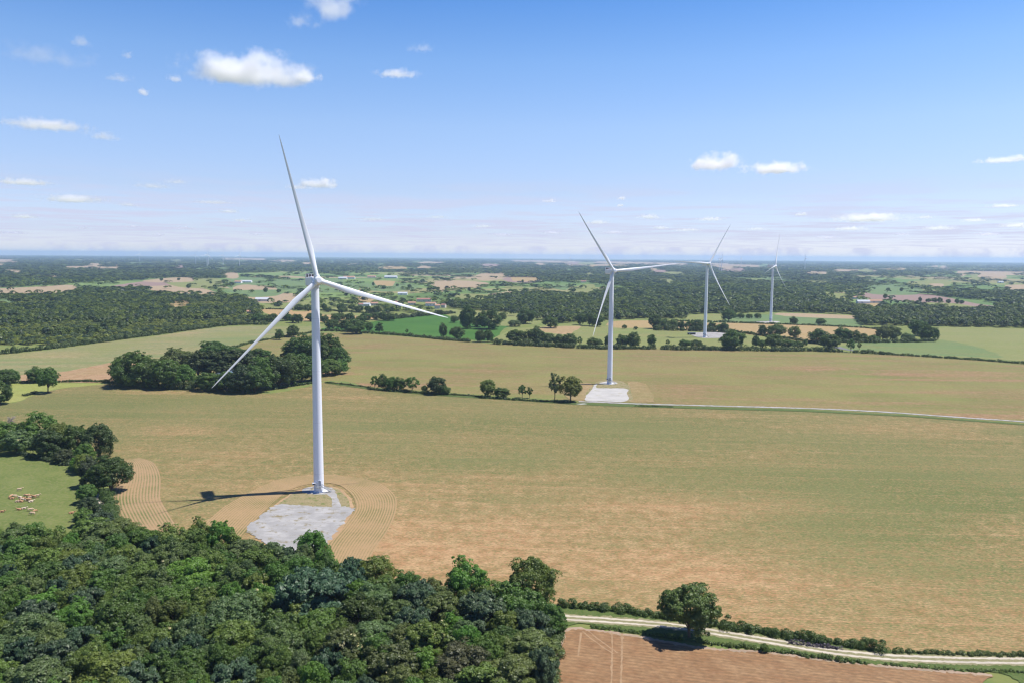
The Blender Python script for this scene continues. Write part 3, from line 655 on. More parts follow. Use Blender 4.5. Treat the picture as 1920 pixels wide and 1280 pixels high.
    fr.box((0, 8.1, 3.62), (3.95, .5, .12)); cool = fr.obj('cooler_frame', M_white2, nac)
    for xx in (-1.265, 0, 1.265): MB().box((xx, 8.1, 2.83), (1.1, .22, 1.45)).obj('radiator', M_dark, cool)
    MB().tube([(.9, 6.6, 1.95), (.9, 6.6, 2.35), (.9, 6.6, 2.6)], [.16, .2, .12], 10).obj('warning_light', mat_bulb, nac)
    MB().tube([(-1.2, 6.8, 1.95), (-1.2, 6.8, 3.3), (-1.5, 6.8, 3.3)], .05, 6).obj('wind_vane', M_steel, nac)
    Hm = Matrix.Translation(hubc) @ tilt
    hb = MB(); prof = [(2.0, 1.35), (1.7, 1.75), (.6, 1.95), (-.6, 1.95), (-1.4, 1.75), (-1.95, 1.35), (-2.05, 1.25), (-2.1, .02)]
    hb.tube([(0, yy, 0) for yy, r in prof], [r for yy, r in prof], 32)
    hub = place(hb.obj('hub', M_white2, root, True), Hm)
    place2 = MB().tube([(0, -2.12, 0), (0, -2.2, 0)], [1.12, 1.05], 28).obj('hub_cover', M_white, hub)
    c_ = R(cone)
    for k in range(3):
        a = R(phase) + k * 2 * math.pi / 3
        e = UPv * math.cos(a) + Vector((1, 0, 0)) * math.sin(a)
        tng = e.cross(A).normalized(); yv = -A
        Mx = Matrix(((tng.x, yv.x, e.x, hubc.x), (tng.y, yv.y, e.y, hubc.y), (tng.z, yv.z, e.z, hubc.z), (0, 0, 0, 1)))
        V, FF = blade_mesh(L - 1.2, math.sin(c_) * L, pitch)
        V = [(p[0], p[1], p[2] + 1.2) for p in V]
        b = place(MB().add(V, FF).obj('blade', M_white2, root, True), Mx)
        MB().tube([(0, 0, 1.0), (0, 0, 2.35), (0, 0, 2.4)], [1.38, 1.38, 1.25], 24).obj('blade_collar', M_white2, b, True)
    return root
mat_bulb = mat_flat('lamp_housing', (.4, .08, .06), .3, .5)
turbine(598, 921, 98.1, 65.2, 29.3, -13.3, 2.0, 'nearest and largest white wind turbine, beside the pale gravel pad near the wood')
turbine(1143, 719, 97.6, 60.5, 20.0, -36.0, 6.0, 'second white wind turbine, behind the hedge with a bright gravel pad at its foot')
turbine(1321.5, 632, 101.2, 64.8, 25.7, -87.3, 4.4, 'third white wind turbine, standing beside a low black container on grey gravel')
turbine(1445, 603, 95.9, 59.7, 49.5, 17.5, 3.3, 'smallest of the four clear wind turbines, at the edge of the big wood', pitch=-33)
# turbines of other wind farms, out at the horizon
def far_turbine():
    b = MB(); b.tube([(0, 0, 0), (0, 0, 98)], [2.0, 1.3], 10); b.box((0, 3, 100), (4, 12, 4)); b.tube([(0, -5, 100), (0, -3, 100)], [1.4, 2], 10)
    for k in range(3):
        a = .3 + k * 2 * math.pi / 3; b.tube([(0, -4, 100), (12 * math.sin(a), -4, 100 + 12 * math.cos(a)), (60 * math.sin(a), -5, 100 + 60 * math.cos(a))], [1.5, 1.8, .4], 6)
    return b.mesh('distant_wind_turbine', M_white)
ft = far_turbine()
for i, (px, dist, rz, sc) in enumerate([(367, 7600, .3, 1), (388, 6600, .5, 1.05), (391, 7200, .5, 1), (418, 7400, .2, 1), (449, 6800, .6, 1), (262, 9800, .3, 1), (1069, 8800, .4, 1), (1353, 5600, .2, 1.0), (1349, 6400, .2, 1), (1390, 9500, .4, 1), (1510, 7200, .5, 1.1)]):
    d = direction(px, 485); o = link('distant_wind_turbine', ft)
    o.location = (d[0] / d[1] * dist, dist, 0); o.rotation_euler = (0, 0, rz + i * .13); o.scale = (sc, sc, sc)
    tag(o, 'tiny white wind turbine of the far group on the skyline left of the nearest turbine' if px < 600 else 'tiny pale wind turbine of the far scatter on the skyline right of the second turbine',
        'wind turbine', 'wind turbines on the left skyline' if px < 600 else 'wind turbines on the right skyline')

# ------------------------------------------------------------------ trees
def unit(v): return v / (np.linalg.norm(v, axis=-1, keepdims=True) + 1e-9)
def leaf_quads(c, nrm, size, rs, elong=1.35, up=None):
    n = len(c); t = unit(np.cross(nrm, rs.normal(size=(n, 3)) if up is None else np.tile(up, (n, 1)) + .45 * rs.normal(size=(n, 3)))); b = np.cross(nrm, t)
    if up is not None: t, b = b, t
    s = (size * rs.uniform(.6, 1.35, n))[:, None]
    return np.stack([c - t * s * elong * .5, c + b * s * .42, c + t * s * elong * .5, c - b * s * .42], 1)
def blob_leaves(C, Rb, lpb, leaf, rs, zs=.85, upb=.35, elong=1.35, up=None, spread=.36, centre=None):
    """leaves on the outside of many overlapping lumps"""
    nb = len(C); idx = np.repeat(np.arange(nb), lpb)
    d = rs.normal(size=(len(idx), 3)); out = unit(C - (C.mean(0) if centre is None else centre))[idx]
    d = unit(unit(d) + .55 * out + np.array([0, 0, upb]))
    c = C[idx] + d * (Rb[idx] * rs.uniform(.72, 1.1, len(idx)) ** 1.0)[:, None] * np.array([1, 1, zs])
    # leaves buried in another lump are never seen
    D = np.linalg.norm(c[:, None, :] - C[None], axis=2) / Rb[None]; D[np.arange(len(idx)), idx] = 9
    keep = D.min(1) > .62
    c, d = c[keep], d[keep]
    return leaf_quads(c, unit(d + spread * rs.normal(size=d.shape)), leaf, rs, elong, up)
def crown_quads(seed, W=11., H=12., base=2.5, nb=52, lpb=270, leaf=.42, rb=(.11, .19), shape='round', **kw):
    rs = RS(seed); rx, rz = W / 2, (H - base) / 2; zc = base + rz
    d = unit(rs.normal(size=(nb * 3, 3))); d = d[d[:, 2] > -.88][:nb]
    f = rs.uniform(.45, 1.0, len(d)) ** .6 * .80
    C = d * f[:, None] * np.array([rx, rx, rz]) + np.array([0, 0, zc])
    if shape == 'tall': C[:, :2] *= (1.12 - .6 * np.clip((C[:, 2] - zc) / rz, -.2, 1))[:, None]
    if shape == 'flat': C[:, 2] = zc + (C[:, 2] - zc) * .8 + .15 * rz
    C += rs.normal(0, .04 * W, C.shape)
    Rb = W * rs.uniform(*rb, len(C)) * np.where(rs.rand(len(C)) < .3, .65, 1)
    C0 = C
    # every bough carries a handful of smaller leaf clumps with gaps between them
    k = 7; par = np.repeat(np.arange(len(C)), k)
    dd = unit(unit(rs.normal(size=(len(par), 3))) + .8 * unit(C - np.array([0, 0, zc - .3 * rz]))[par] + np.array([0, 0, .3]))
    S_ = C[par] + dd * (Rb[par] * rs.uniform(.55, 1.12, len(par)))[:, None]
    Rs = Rb[par] * rs.uniform(.30, .60, len(par))
    S_ = S_[rs.rand(len(S_)) < .93]; Rs = Rs[:len(S_)]
    Q = []
    for i in range(0, len(S_), 60):
        Q.append(blob_leaves(S_[i:i + 60], Rs[i:i + 60], max(12, lpb // 6), leaf, rs, centre=np.array([0, 0, zc - .3 * rz]), zs=.8, upb=.45, **kw))
    Q.append(blob_leaves(C, Rb * .85, max(20, lpb // 4), leaf * 1.3, rs, centre=np.array([0, 0, zc - .3 * rz]), **kw))
    return np.concatenate(Q), C0
def trunk_mesh(seed, C, H, base, r=.32, mat=None, limbs=9):
    rs = RS(seed + 500); b = MB()
    top = np.array([rs.normal(0, .3), rs.normal(0, .3), H * .72])
    b.tube([(0, 0, -.4), (0, 0, .4), (rs.normal(0, .1), rs.normal(0, .1), base), top * .6 + np.array([0, 0, H * .1]), top], [r * 1.5, r * 1.05, r * .9, r * .55, r * .15], 9)
    for q in C[rs.permutation(len(C))[:limbs]]:
        s = np.array([0, 0, base * rs.uniform(.75, 1.3)]); m = (s + q) / 2 + rs.normal(0, .3, 3) + np.array([0, 0, .3])
        b.tube([s, m, q], [r * .5, r * .3, r * .08], 6)
    return b.mesh('trunk', mat or M_bark, True)
PROTO = {}
def make_proto(kind, n, mats=None, trunk=True, Hh=12., **kw):
    L_ = []
    for i in range(n):
        q, C = crown_quads(hash_(kind) + i * 7, H=Hh, **kw)
        me = quads_mesh('crown', q, M_leaf)
        if mats:     # scattered flower tassels on the upper, outer lumps
            me.materials.append(mats); rs = RS(i + 3); z = q[:, :, 2].mean(1)
            k = RS(5 + i).normal(size=(7, 3)); cl = np.zeros(len(q))
            for a in k: cl += np.sin(q.mean(1) @ a * .55 + a[0] * 9)
            mi = ((cl > 2.6) & (z > Hh * .5) & (rs.rand(len(q)) < .6)).astype(np.int32)
            me.polygons.foreach_set('material_index', mi)
        L_.append((me, trunk_mesh(i, C, Hh, kw.get('base', 2.5)), kw.get('W', 11.), Hh))
    PROTO[kind] = L_
def hash_(s): return sum(ord(c) * (i + 3) for i, c in enumerate(s)) % 9973
make_proto('oak', 4, base=.9, nb=62, rb=(.13, .23), lpb=430, leaf=.31)
make_proto('parkland', 2, base=2.3, nb=66, lpb=430, leaf=.30)
make_proto('bushy', 3, base=.1, nb=60, lpb=420, leaf=.31, rb=(.13, .23))
make_proto('airy', 2, base=3.0, nb=36, lpb=330, leaf=.32, rb=(.08, .14))
make_proto('tall', 2, W=7., Hh=13., base=.8, nb=50, lpb=320, leaf=.32, shape='tall', rb=(.12, .2))
make_proto('willow', 2, base=.8, nb=70, lpb=300, leaf=.36, rb=(.09, .15), elong=2.1, up=np.array([0, 0, 1.0]), spread=.35)
make_proto('chestnut', 2, M_blossom, base=1.0, nb=60, lpb=360, leaf=.38, rb=(.12, .18))
OLIVE = (0.143, 0.202, 0.041); GREEN = (0.106, 0.193, 0.035); BRIGHT = (0.122, 0.246, 0.037); DARK = (0.084, 0.147, 0.030); BLUE = (.062, .125, .072); BROWN = (0.129, 0.172, 0.050); GREY = (0.127, 0.190, 0.070); YELL = (0.114, 0.157, 0.044)
rng = random.Random(4)
NAMES = dict(oak='oak_tree', parkland='parkland_tree', bushy='broadleaf_tree', airy='ash_tree', tall='hornbeam_tree', willow='willow_tree', chestnut='chestnut_tree')
TREE_LOG = []
def tree(kind, x, y, h, w, rgb, label, group=None, cat='tree', var=None, name=None, z=0.0):
    cr, tr, W0, H0 = PROTO[kind][rng.randrange(len(PROTO[kind])) if var is None else var]
    t = empty(name or NAMES[kind], (x, y, z), rng.uniform(0, 6.28))
    sw = w / W0; t.scale = (sw * rng.uniform(.94, 1.06), sw * rng.uniform(.94, 1.06), h / H0)
    tag(t, label, cat, group)
    c = link('crown', cr, t); j = [rng.uniform(.88, 1.12) for _ in range(2)]
    c.color = (rgb[0] * j[0] * j[1], rgb[1] * j[0], rgb[2] * j[0], 1)
    link('trunk', tr, t)
    return t
def tree_px(kind, px, py, hpx, wpx, rgb, label, group=None, **k):
    """a tree whose foot stands under photo point (px, py), with height and width given in photo pixels there"""
    x, y = gp(px, py); s = ppm(x, y)
    return tree(kind, x, y, hpx / s, wpx / s, rgb, label, group, **k)

# --- the wood in the foreground
EDGE = [(-140, 1030), (0, 1032), (60, 1028), (130, 1034), (180, 1010), (235, 1030), (300, 1052), (345, 1040), (400, 1030), (450, 1052), (520, 1072), (575, 1070), (640, 1100), (700, 1112), (770, 1132), (860, 1140), (930, 1140),
        (985, 1150), (1030, 1160), (1042, 1180), (1030, 1240), (1015, 1300), (990, 1400), (960, 1500), (-260, 1500), (-260, 1030)]
SPECIAL = [  # kind, foot px, height m, width m, colour, label
 ('oak', 586, 1068, 13.5, 9.5, BRIGHT, 'bright green oak whose top stands out against the pale gravel pad'),
 ('oak', 877, 1140, 15, 13, BRIGHT, 'bright green round tree rising above the wood edge, left of the olive one'),
 ('oak', 996, 1150, 16.5, 13.5, OLIVE, 'tall olive green tree at the corner of the wood against the tan field'),
 ('oak', 378, 1040, 13, 9, OLIVE, 'olive tree sticking up from the wood edge near the turbine shadow'),
 ('oak', 412, 1046, 13.5, 9, BRIGHT, 'fresh green tree sticking up from the wood edge left of the gravel pad'),
 ('willow', 590, 1175, 17, 22, BLUE, 'huge dark blue-green willow in the wood, largest crown of all'),
 ('willow', 662, 1130, 12, 10, BLUE, 'smaller dark blue-green willow beside the huge one, towards the field'),
 ('oak', 672, 1205, 12.5, 13, (.078, .108, .024), 'dome of yellowish green leaves just right of the huge blue-green willow'),
 ('willow', 785, 1170, 13, 14, (.074, .128, .068), 'wide bluish willow near the field edge in the middle of the wood'),
 ('willow', 905, 1195, 13, 15, (.084, .130, .070), 'grey-green willow below the bright tree at the wood edge'),
 ('chestnut', 803, 1255, 13, 13, OLIVE, 'chestnut tree with a patch of cream blossom, below the bluish willow'),
 ('chestnut', 640, 1265, 12.5, 13, (.098, .125, .04), 'leafy chestnut with cream blossom tips below the yellowish dome'),
 ('chestnut', 735, 1300, 13, 14, (.11, .132, .042), 'broad blossoming chestnut at the bottom of the wood'),
 ('oak', 862, 1305, 12, 14, (.096, .088, .04), 'brownish round tree near the bottom of the wood'),
 ('willow', 1000, 1215, 11, 11, (.076, .128, .070), 'bluish round tree near the right flank of the wood'),
 ('bushy', 1033, 1190, 9, 8, GREEN, 'green bushy tree at the right flank of the wood beside the white track'),
 ('chestnut', 385, 1170, 11, 10, OLIVE, 'flowering tree with pale cream tufts in the left part of the wood'),
 ('chestnut', 325, 1105, 11, 9, GREY, 'small flowering tree with pale tufts behind the left part of the wood'),
 ('chestnut', 490, 1160, 11, 9, BRIGHT, 'bright tree with cream tufts touching the huge willow on its left'),
 ('willow', 285, 1060, 10, 9, (.066, .118, .060), 'dark bluish tree at the wood edge below the curved drill rows'),
 ('willow', 60, 1205, 12, 13, (.07, .105, .058), 'pale bluish tree at the left border of the wood'),
 ('oak', 325, 1195, 10.5, 8, (.12, .15, .035), 'small yellow-green tree shining out of the left wood'),
 ('oak', 440, 1205, 13, 17, GREY, 'very wide grey-green crown in the middle left of the wood'),
 ('willow', 95, 1290, 12, 14, (.066, .1, .052), 'bluish green tree low on the left side of the wood'),
 ('oak', 560, 1200, 10, 9, OLIVE, 'small olive tree tucked under the huge willow'),
]
placed = []
for (k, px, py, h, w, c, lb) in SPECIAL:
    x, y = gp(px, py); tree(k, x, y, h, w, c, lb); placed.append((x, y, w * .40))
MIX = [('oak', GREEN, 'mid green oak crown deep in the closed foreground wood', 'green oaks of the foreground wood', 5), ('oak', OLIVE, 'olive green oak crown in the closed foreground wood', 'olive oaks of the foreground wood', 7),
       ('bushy', BROWN, 'brownish green crown in the closed foreground wood', 'brownish trees of the foreground wood', 4), ('oak', DARK, 'dark green oak crown in the closed foreground wood', 'dark oaks of the foreground wood', 3),
       ('willow', (.074, .128, .068), 'blue-green willow among the oaks of the foreground wood', 'willows of the foreground wood', 2.4), ('bushy', GREY, 'grey-green crown in the closed foreground wood', 'grey-green trees of the foreground wood', 3),
       ('chestnut', OLIVE, 'crown with cream blossom in the closed foreground wood', 'blossoming trees of the foreground wood', .8), ('oak', BRIGHT, 'fresh green crown in the closed foreground wood', 'fresh green trees of the foreground wood', 1.6)]
EW = np.array([gp(*p) for p in EDGE]); tot = sum(m[-1] for m in MIX)
tries = 0
while tries < 9000:
    tries += 1
    x = rng.uniform(EW[:, 0].min(), EW[:, 0].max()); y = rng.uniform(165, EW[:, 1].max())
    if not inpoly([(x, y)], EW)[0]: continue
    if abs(x) > .72 * y + 8: continue
    w = rng.choice([rng.uniform(6.5, 9.5), rng.uniform(9.5, 13), rng.uniform(12, 16.5)])
    if any((x - a) ** 2 + (y - b) ** 2 < (r + w * .33) ** 2 for a, b, r in placed): continue
    placed.append((x, y, w * .33))
    q = rng.uniform(0, tot)
    for k, c, lb, g, wt in MIX:
        q -= wt
        if q <= 0: break
    tree(k, x, y, rng.uniform(7.6, 10.2) + w * .18, w, c, lb, g)

# --- hedges: each hedge one thing
def hedge(line, w, h, rgb, label, group=None, leaf=.4, dens=1.0, name='hedge', gaps=0.0, cat='hedge'):
    W_ = np.array([gp(*p) for p in smooth_px(line, 4, False)])
    s = np.r_[0, np.cumsum(np.linalg.norm(np.diff(W_, axis=0), axis=1))]
    _seed[0] += 1; rs = RS(1000 + _seed[0])
    w *= 1.25; h *= 1.25; n = max(5, int(s[-1] / (w * .2))); t = (np.arange(n) + rs.uniform(-.6, .6, n)) / n * s[-1]; t = np.clip(t, 0, s[-1]); P = np.c_[np.interp(t, s, W_[:, 0]), np.interp(t, s, W_[:, 1])]
    if gaps:
        k = np.sin(t / (w * 4.1) + rs.uniform(0, 6)) + rs.normal(0, .5, n); P = P[k > np.quantile(k, gaps)]; n = len(P)
    P = P + rs.normal(0, w * .2, P.shape)
    hh = h * rs.uniform(.55, 1.1, n) * (1 + .22 * np.sin(np.arange(n) * .23 + rs.uniform(0, 6)))
    r = np.minimum(w * .42, hh * .6) * rs.uniform(.55, 1.2, n)
    C = np.c_[P, np.maximum(hh - r, r * .35)]
    o = C.mean(0); out = []
    for i in range(0, n, 40):
        Ci, Ri = C[i:i + 40], r[i:i + 40]
        lp = int(np.clip(dens * 14 * (np.mean(Ri) / leaf) ** 2, 16, 260))
        out.append(blob_leaves(Ci - o, Ri, lp, leaf, rs, centre=np.array([0, 0, -50.]), upb=.2))
        low = Ci.copy(); low[:, 2] = Ri * .45 + .1; low[:, :2] += rs.normal(0, w * .12, (len(low), 2))
        out.append(blob_leaves(low - o, Ri * 1.05, lp, leaf, rs, centre=np.array([0, 0, -50.]), upb=-.1))
    me = quads_mesh(name, np.concatenate(out), M_leaf)
    ob = link(name, me, loc=tuple(o)); ob.color = (*rgb, 1)
    return tag(ob, label, cat, group)
# along the foreground track
HG = 'low hedges beside the white foreground track'
hedge([(1052, 1137), (1100, 1140), (1150, 1145), (1200, 1150), (1240, 1156)], 2.6, 2.0, (.085, .135, .032), 'bramble hedge above the white track, between the wood and the lone tree', HG, .26)
hedge([(1335, 1170), (1400, 1182), (1470, 1193), (1540, 1203), (1610, 1214), (1660, 1221)], 2.9, 2.2, (.085, .135, .032), 'tall bramble hedge with purple flowers above the white track, right of the lone tree', HG, .26)
hedge([(1670, 1222), (1760, 1226), (1850, 1228), (1960, 1229)], 1.6, 1.0, (.115, .15, .045), 'thin low hedge along the field edge, following on the tall bramble hedge', HG, .24)
hedge([(1240, 1158), (1290, 1166), (1340, 1174)], 2.0, 1.5, (.10, .155, .038), 'short hedge behind the trunk of the lone tree', HG, .26)
hedge([(1108, 1175), (1160, 1181), (1230, 1190), (1280, 1199)], 1.6, .8, (.12, .18, .045), 'green brambles on the verge below the track, left of the lone tree', HG, .26)
hedge([(1310, 1204), (1390, 1213), (1430, 1219), (1500, 1226)], 1.7, .9, (.12, .175, .045), 'green brambles on the verge below the track, right of the lone tree', HG, .26)
hedge([(1500, 1229), (1560, 1237), (1625, 1244)], 1.8, 1.1, (.105, .16, .04), 'dense verge hedge below the track, halfway to the right border', HG, .26)
hedge([(1660, 1246), (1720, 1251), (1790, 1256), (1860, 1258), (1940, 1262)], 1.5, .6, (.13, .175, .05), 'sparse low brambles below the track at the right border', HG, .26, .7)
hedge([(1052, 1180), (1045, 1215), (1036, 1255), (1030, 1310)], 3.0, 2.2, (.085, .13, .035), 'leafy wood fringe beside the harrowed field', HG, .28)
hedge([(1480, 1206), (1530, 1212), (1575, 1217)], .9, 1.1, (.12, .10, .15), 'purple flowering herbs in front of the tall bramble hedge', None, .2, .5, 'wild_flowers', cat='flowers')
tree_px('bushy', 1433, 1222, 15, 17, GREEN, 'small dark round bush on the verge right of the lone tree', name='round_bush', cat='bush')
tree_px('parkland', 1292, 1194, 98, 104, (.128, .168, .044), 'lone broad tree standing beside the white track, with its own shadow', var=1, name='lone_tree')
# the hedge and trees between pasture and crop, left
LT = [('bushy', 5, 842, 50, 55, GREEN, 'green round tree cut by the left border at the end of the pasture hedge'),
 ('chestnut', 33, 850, 44, 48, GREY, 'small pale flowering tree at the end of the pasture hedge'),
 ('oak', 76, 836, 58, 58, GREEN, 'largest dark round tree in the pasture hedge'), ('oak', 52, 838, 46, 40, DARK, 'dark tree left of the largest in the pasture hedge'),
 ('bushy', 92, 856, 48, 52, (.07, .11, .035), 'green bushy tree in front of the pasture hedge'), ('oak', 114, 840, 46, 46, OLIVE, 'olive tree in the middle of the pasture hedge'),
 ('bushy', 121, 866, 24, 34, (.06, .085, .035), 'low dark bush at the pasture side of the hedge'),
 ('oak', 142, 848, 50, 46, DARK, 'dark oak in the pasture hedge left of the tall bright one'), ('oak', 186, 858, 62, 50, (.07, .122, .036), 'tall green tree at the bend of the pasture hedge'),
 ('bushy', 160, 876, 44, 36, GREEN, 'green tree below the tall one at the hedge bend'), ('bushy', 146, 882, 26, 26, BRIGHT, 'small bright bush at the foot of the hedge bend'),
 ('oak', 207, 922, 62, 64, (.07, .108, .026), 'broad round tree reaching out over the drill rows'), ('bushy', 172, 912, 52, 44, (.062, .09, .046), 'bluish tree between the pasture and the broad round tree'),
 ('oak', 160, 886, 34, 34, OLIVE, 'olive tree behind the bluish one in the pasture hedge'), ('bushy', 164, 942, 34, 36, GREEN, 'lower green bush lining the pasture above the wood'),
 ('bushy', 168, 972, 40, 40, (.07, .105, .048), 'bluish bush lining the pasture just above the wood'), ('bushy', 156, 985, 30, 34, GREEN, 'green bush where the pasture meets the wood')]
for (k, px, py, hp, wp, c, lb) in LT: tree_px(k, px, py, hp, wp, c, lb)
hedge([(197, 930), (203, 950), (210, 972), (220, 990)], 4.2, 3.2, (.08, .135, .035), 'bright green hedge between the farm path and the drill rows', None, .32)
hedge([(40, 852), (90, 864), (130, 872)], 3, 2.2, (.06, .09, .035), 'undergrowth at the foot of the pasture hedge', None, .4)
dead_x = gp(22, 802)
dt = tag(empty('dead_tree', (dead_x[0], dead_x[1], 0)), 'leafless grey tree behind the pasture hedge', 'tree')
b = MB(); rs = RS(3)
b.tube([(0, 0, -.3), (0, 0, 3), (.2, .1, 6)], [.3, .24, .14], 8); bt = b.obj('trunk', M_twig, dt)
b = MB()
for i in range(46):
    a = rs.uniform(0, 6.28); z0 = rs.uniform(2, 6); L_ = rs.uniform(1.4, 3.2); e = np.array([math.cos(a) * L_ * .9, math.sin(a) * L_ * .9, z0 + rs.uniform(.8, 2.6)])
    b.tube([(0, 0, z0), e * np.array([.5, .5, 1]) + np.array([0, 0, (z0 - e[2]) * .4]), e], [.12, .07, .03], 5)
    for j in range(4):
        b.tube([e * np.array([.6, .6, 1]) - np.array([0, 0, .4]), e + rs.normal(0, .6, 3)], [.05, .02], 4)
b.obj('branches', M_twig, dt)
def snag(px, py, sc, label):
    x, y = gp(px, py); t = tag(empty('dead_tree', (x, y, 0), 1.0), label, 'tree'); t.scale = (sc, sc, sc)
    for o in dt.children: c = o.copy(); col.objects.link(c); c.parent = t
snag(318, 1160, 1.25, 'bare dead tree poking out of the left part of the foreground wood'); snag(410, 1215, 1.3, 'grey dead branches left of the huge blue-green willow'); snag(612, 1215, 1.2, 'dead grey branches at the foot of the huge blue-green willow')
# far left edge
FL = [('oak', 0, 757, 42, 40, DARK, 'dark tree cut by the left border beside the mown meadow'), ('oak', 8, 722, 28, 36, DARK, 'round tree at the left border behind the mown meadow'), ('bushy', 24, 717, 24, 24, GREEN, 'bushy tree next to the left border behind the mown meadow'),
 ('oak', 68, 716, 27, 32, DARK, 'dark round tree left of the meadow tree with a trunk'), ('parkland', 90, 736, 46, 40, GREEN, 'meadow tree with a clear trunk at the corner of the mown meadow')]
for (k, px, py, hp, wp, c, lb) in FL: tree_px(k, px, py, hp, wp, c, lb)
hedge([(28, 718), (60, 716), (110, 716), (150, 715), (205, 716)], 2.2, 1.8, (.08, .118, .03), 'thin dark hedge between the mown meadow and the patchy field', None, .5)
hedge([(44, 742), (60, 739), (66, 737)], 2.5, 1.6, (.06, .085, .035), 'small bush clump at the edge of the mown meadow', None, .45)
# --- the copse round the pond
CP = 'trees of the copse round the pond'
CO = [('oak', 250, 724, 60, 62, DARK, 'big dark oak at the left end of the pond copse'), ('oak', 230, 716, 40, 32, DARK, 'small dark tree at the left tip of the pond copse'), ('bushy', 287, 724, 46, 44, DARK, 'dark bushy tree right of the big oak in the pond copse'),
 ('bushy', 313, 727, 50, 50, DARK, 'dark round bush left of the pond'), ('oak', 328, 695, 40, 42, BROWN, 'brownish tree sticking out behind the pond copse'), ('bushy', 345, 727, 40, 34, GREEN, 'green bush at the left shore of the pond'),
 ('oak', 357, 690, 26, 26, (.07, .1, .045), 'small bluish tree behind the pond copse'), ('tall', 372, 708, 52, 34, (.07, .1, .034), 'upright pale poplar at the left of the row behind the pond'), ('oak', 402, 688, 44, 46, DARK, 'dark crown peeking over the row behind the pond'),
 ('tall', 395, 708, 52, 34, (.068, .098, .034), 'upright poplar in the row behind the pond, left of its middle'), ('tall', 418, 706, 52, 34, (.072, .102, .034), 'upright poplar in the middle of the row behind the pond'), ('tall', 440, 704, 50, 34, (.066, .096, .034), 'upright poplar in the row behind the pond, right of its middle'),
 ('tall', 460, 702, 48, 34, (.072, .102, .036), 'upright poplar at the right of the row behind the pond'), ('bushy', 392, 731, 30, 40, DARK, 'low dark bush on the near shore of the pond, left of its middle'), ('bushy', 425, 733, 34, 44, DARK, 'low dark bush on the near shore of the pond, in its middle'),
 ('bushy', 455, 735, 46, 42, (.05, .08, .03), 'dark bush on the near shore of the pond, right of its middle'), ('bushy', 478, 735, 44, 40, DARK, 'dark shore bush at the right end of the pond'), ('oak', 500, 728, 52, 42, GREEN, 'green tree right of the pond'),
 ('oak', 522, 726, 56, 44, (.074, .115, .034), 'light green tree in the right half of the pond copse'), ('bushy', 545, 720, 52, 44, DARK, 'dark tree at the front right of the pond copse'), ('oak', 566, 716, 46, 42, DARK, 'dark tree just left of the nearest turbine tower'),
 ('bushy', 586, 714, 44, 40, DARK, 'dark tree behind the nearest turbine tower'), ('oak', 565, 678, 42, 46, DARK, 'high dark round tree behind, left of the nearest tower'), ('oak', 585, 684, 50, 48, DARK, 'dark round tree behind the nearest tower, rear row'), ('oak', 615, 688, 54, 44, DARK, 'tallest dark tree right of the nearest tower'),
 ('bushy', 545, 676, 26, 30, DARK, 'small dark bush at the rear of the pond copse'), ('oak', 637, 692, 36, 30, DARK, 'round tree at the right end of the pond copse'), ('bushy', 616, 703, 28, 36, OLIVE, 'olive bush at the right front of the pond copse'), ('bushy', 636, 700, 24, 28, GREEN, 'green bush at the right tip of the pond copse'),
 ('bushy', 440, 666, 14, 28, DARK, 'flat dark bush behind the pond on the field line'), ('bushy', 462, 666, 11, 18, DARK, 'small dark bush behind the pond, second on the field line'), ('bushy', 484, 672, 18, 22, DARK, 'round bush on the green patch behind the pond'), ('bushy', 498, 672, 15, 20, GREEN, 'green bush on the grass patch behind the pond')]
for (k, px, py, hp, wp, c, lb) in CO: tree_px(k, px, py, hp * 1.04, wp * 1.2, c, lb, CP)
sheet('rough_grass', [(440, 672), (480, 668), (540, 672), (560, 690), (520, 700), (450, 690)], M_verge, .022, .6)
hedge([(215, 724), (300, 727), (365, 730)], 7, 6, (.08, .118, .03), 'dark undergrowth along the left front of the pond copse', None, .6)
hedge([(378, 726), (420, 729), (480, 731)], 5, 4, (.06, .09, .026), 'low bushes on the near shore of the pond', None, .6)
hedge([(500, 731), (560, 722), (600, 716)], 3, 1.8, (.07, .12, .035), 'green undergrowth along the right front of the pond copse', None, .5)
# --- hedge line between the two crops
MID = [('airy', 703, 728, 24, 18, GREEN, 'small tree at the left end of the hedge row between the two crop fields'), ('oak', 718, 729, 26, 18, DARK, 'second small tree of the left hedge row between the crops'), ('bushy', 735, 731, 24, 24, GREEN, 'bushy tree in the middle of the left hedge row'),
 ('bushy', 750, 732, 24, 22, DARK, 'dark bush in the middle of the left hedge row'), ('airy', 773, 734, 28, 28, GREEN, 'airy tree at the right end of the left hedge row'), ('bushy', 796, 736, 14, 12, DARK, 'tiny bush between two hedge trees left of centre'),
 ('oak', 818, 738, 30, 34, (.066, .105, .03), 'round green tree standing alone after the left hedge row'), ('bushy', 834, 739, 16, 20, DARK, 'low bush leaning on the round green hedge tree'), ('oak', 915, 743, 30, 28, OLIVE, 'olive tree in the hedge left of the two small trees'),
 ('bushy', 941, 745, 18, 30, DARK, 'low dark bush next to the olive hedge tree'), ('airy', 979, 745, 24, 17, GREEN, 'left one of two small slender hedge trees'), ('airy', 993, 746, 20, 13, DARK, 'right one of two small slender hedge trees'),
 ('airy', 1040, 751, 50, 28, (.19, .22, .08), 'tall pale airy tree left of the yellowish hedge tree'), ('parkland', 1070, 752, 44, 42, (.20, .21, .045), 'yellowish round tree with a trunk left of the second turbine')]
for (k, px, py, hp, wp, c, lb) in MID: tree_px(k, px, py, hp, wp, c, lb)
hedge([(610, 717), (650, 721), (695, 727)], 1.6, 1.2, (.08, .125, .04), 'thin green hedge right of the nearest tower', None, .4, .8)
hedge([(695, 730), (740, 733), (790, 737), (840, 740)], 2.6, 2.0, (.08, .118, .03), 'undergrowth below the left hedge row', None, .5)
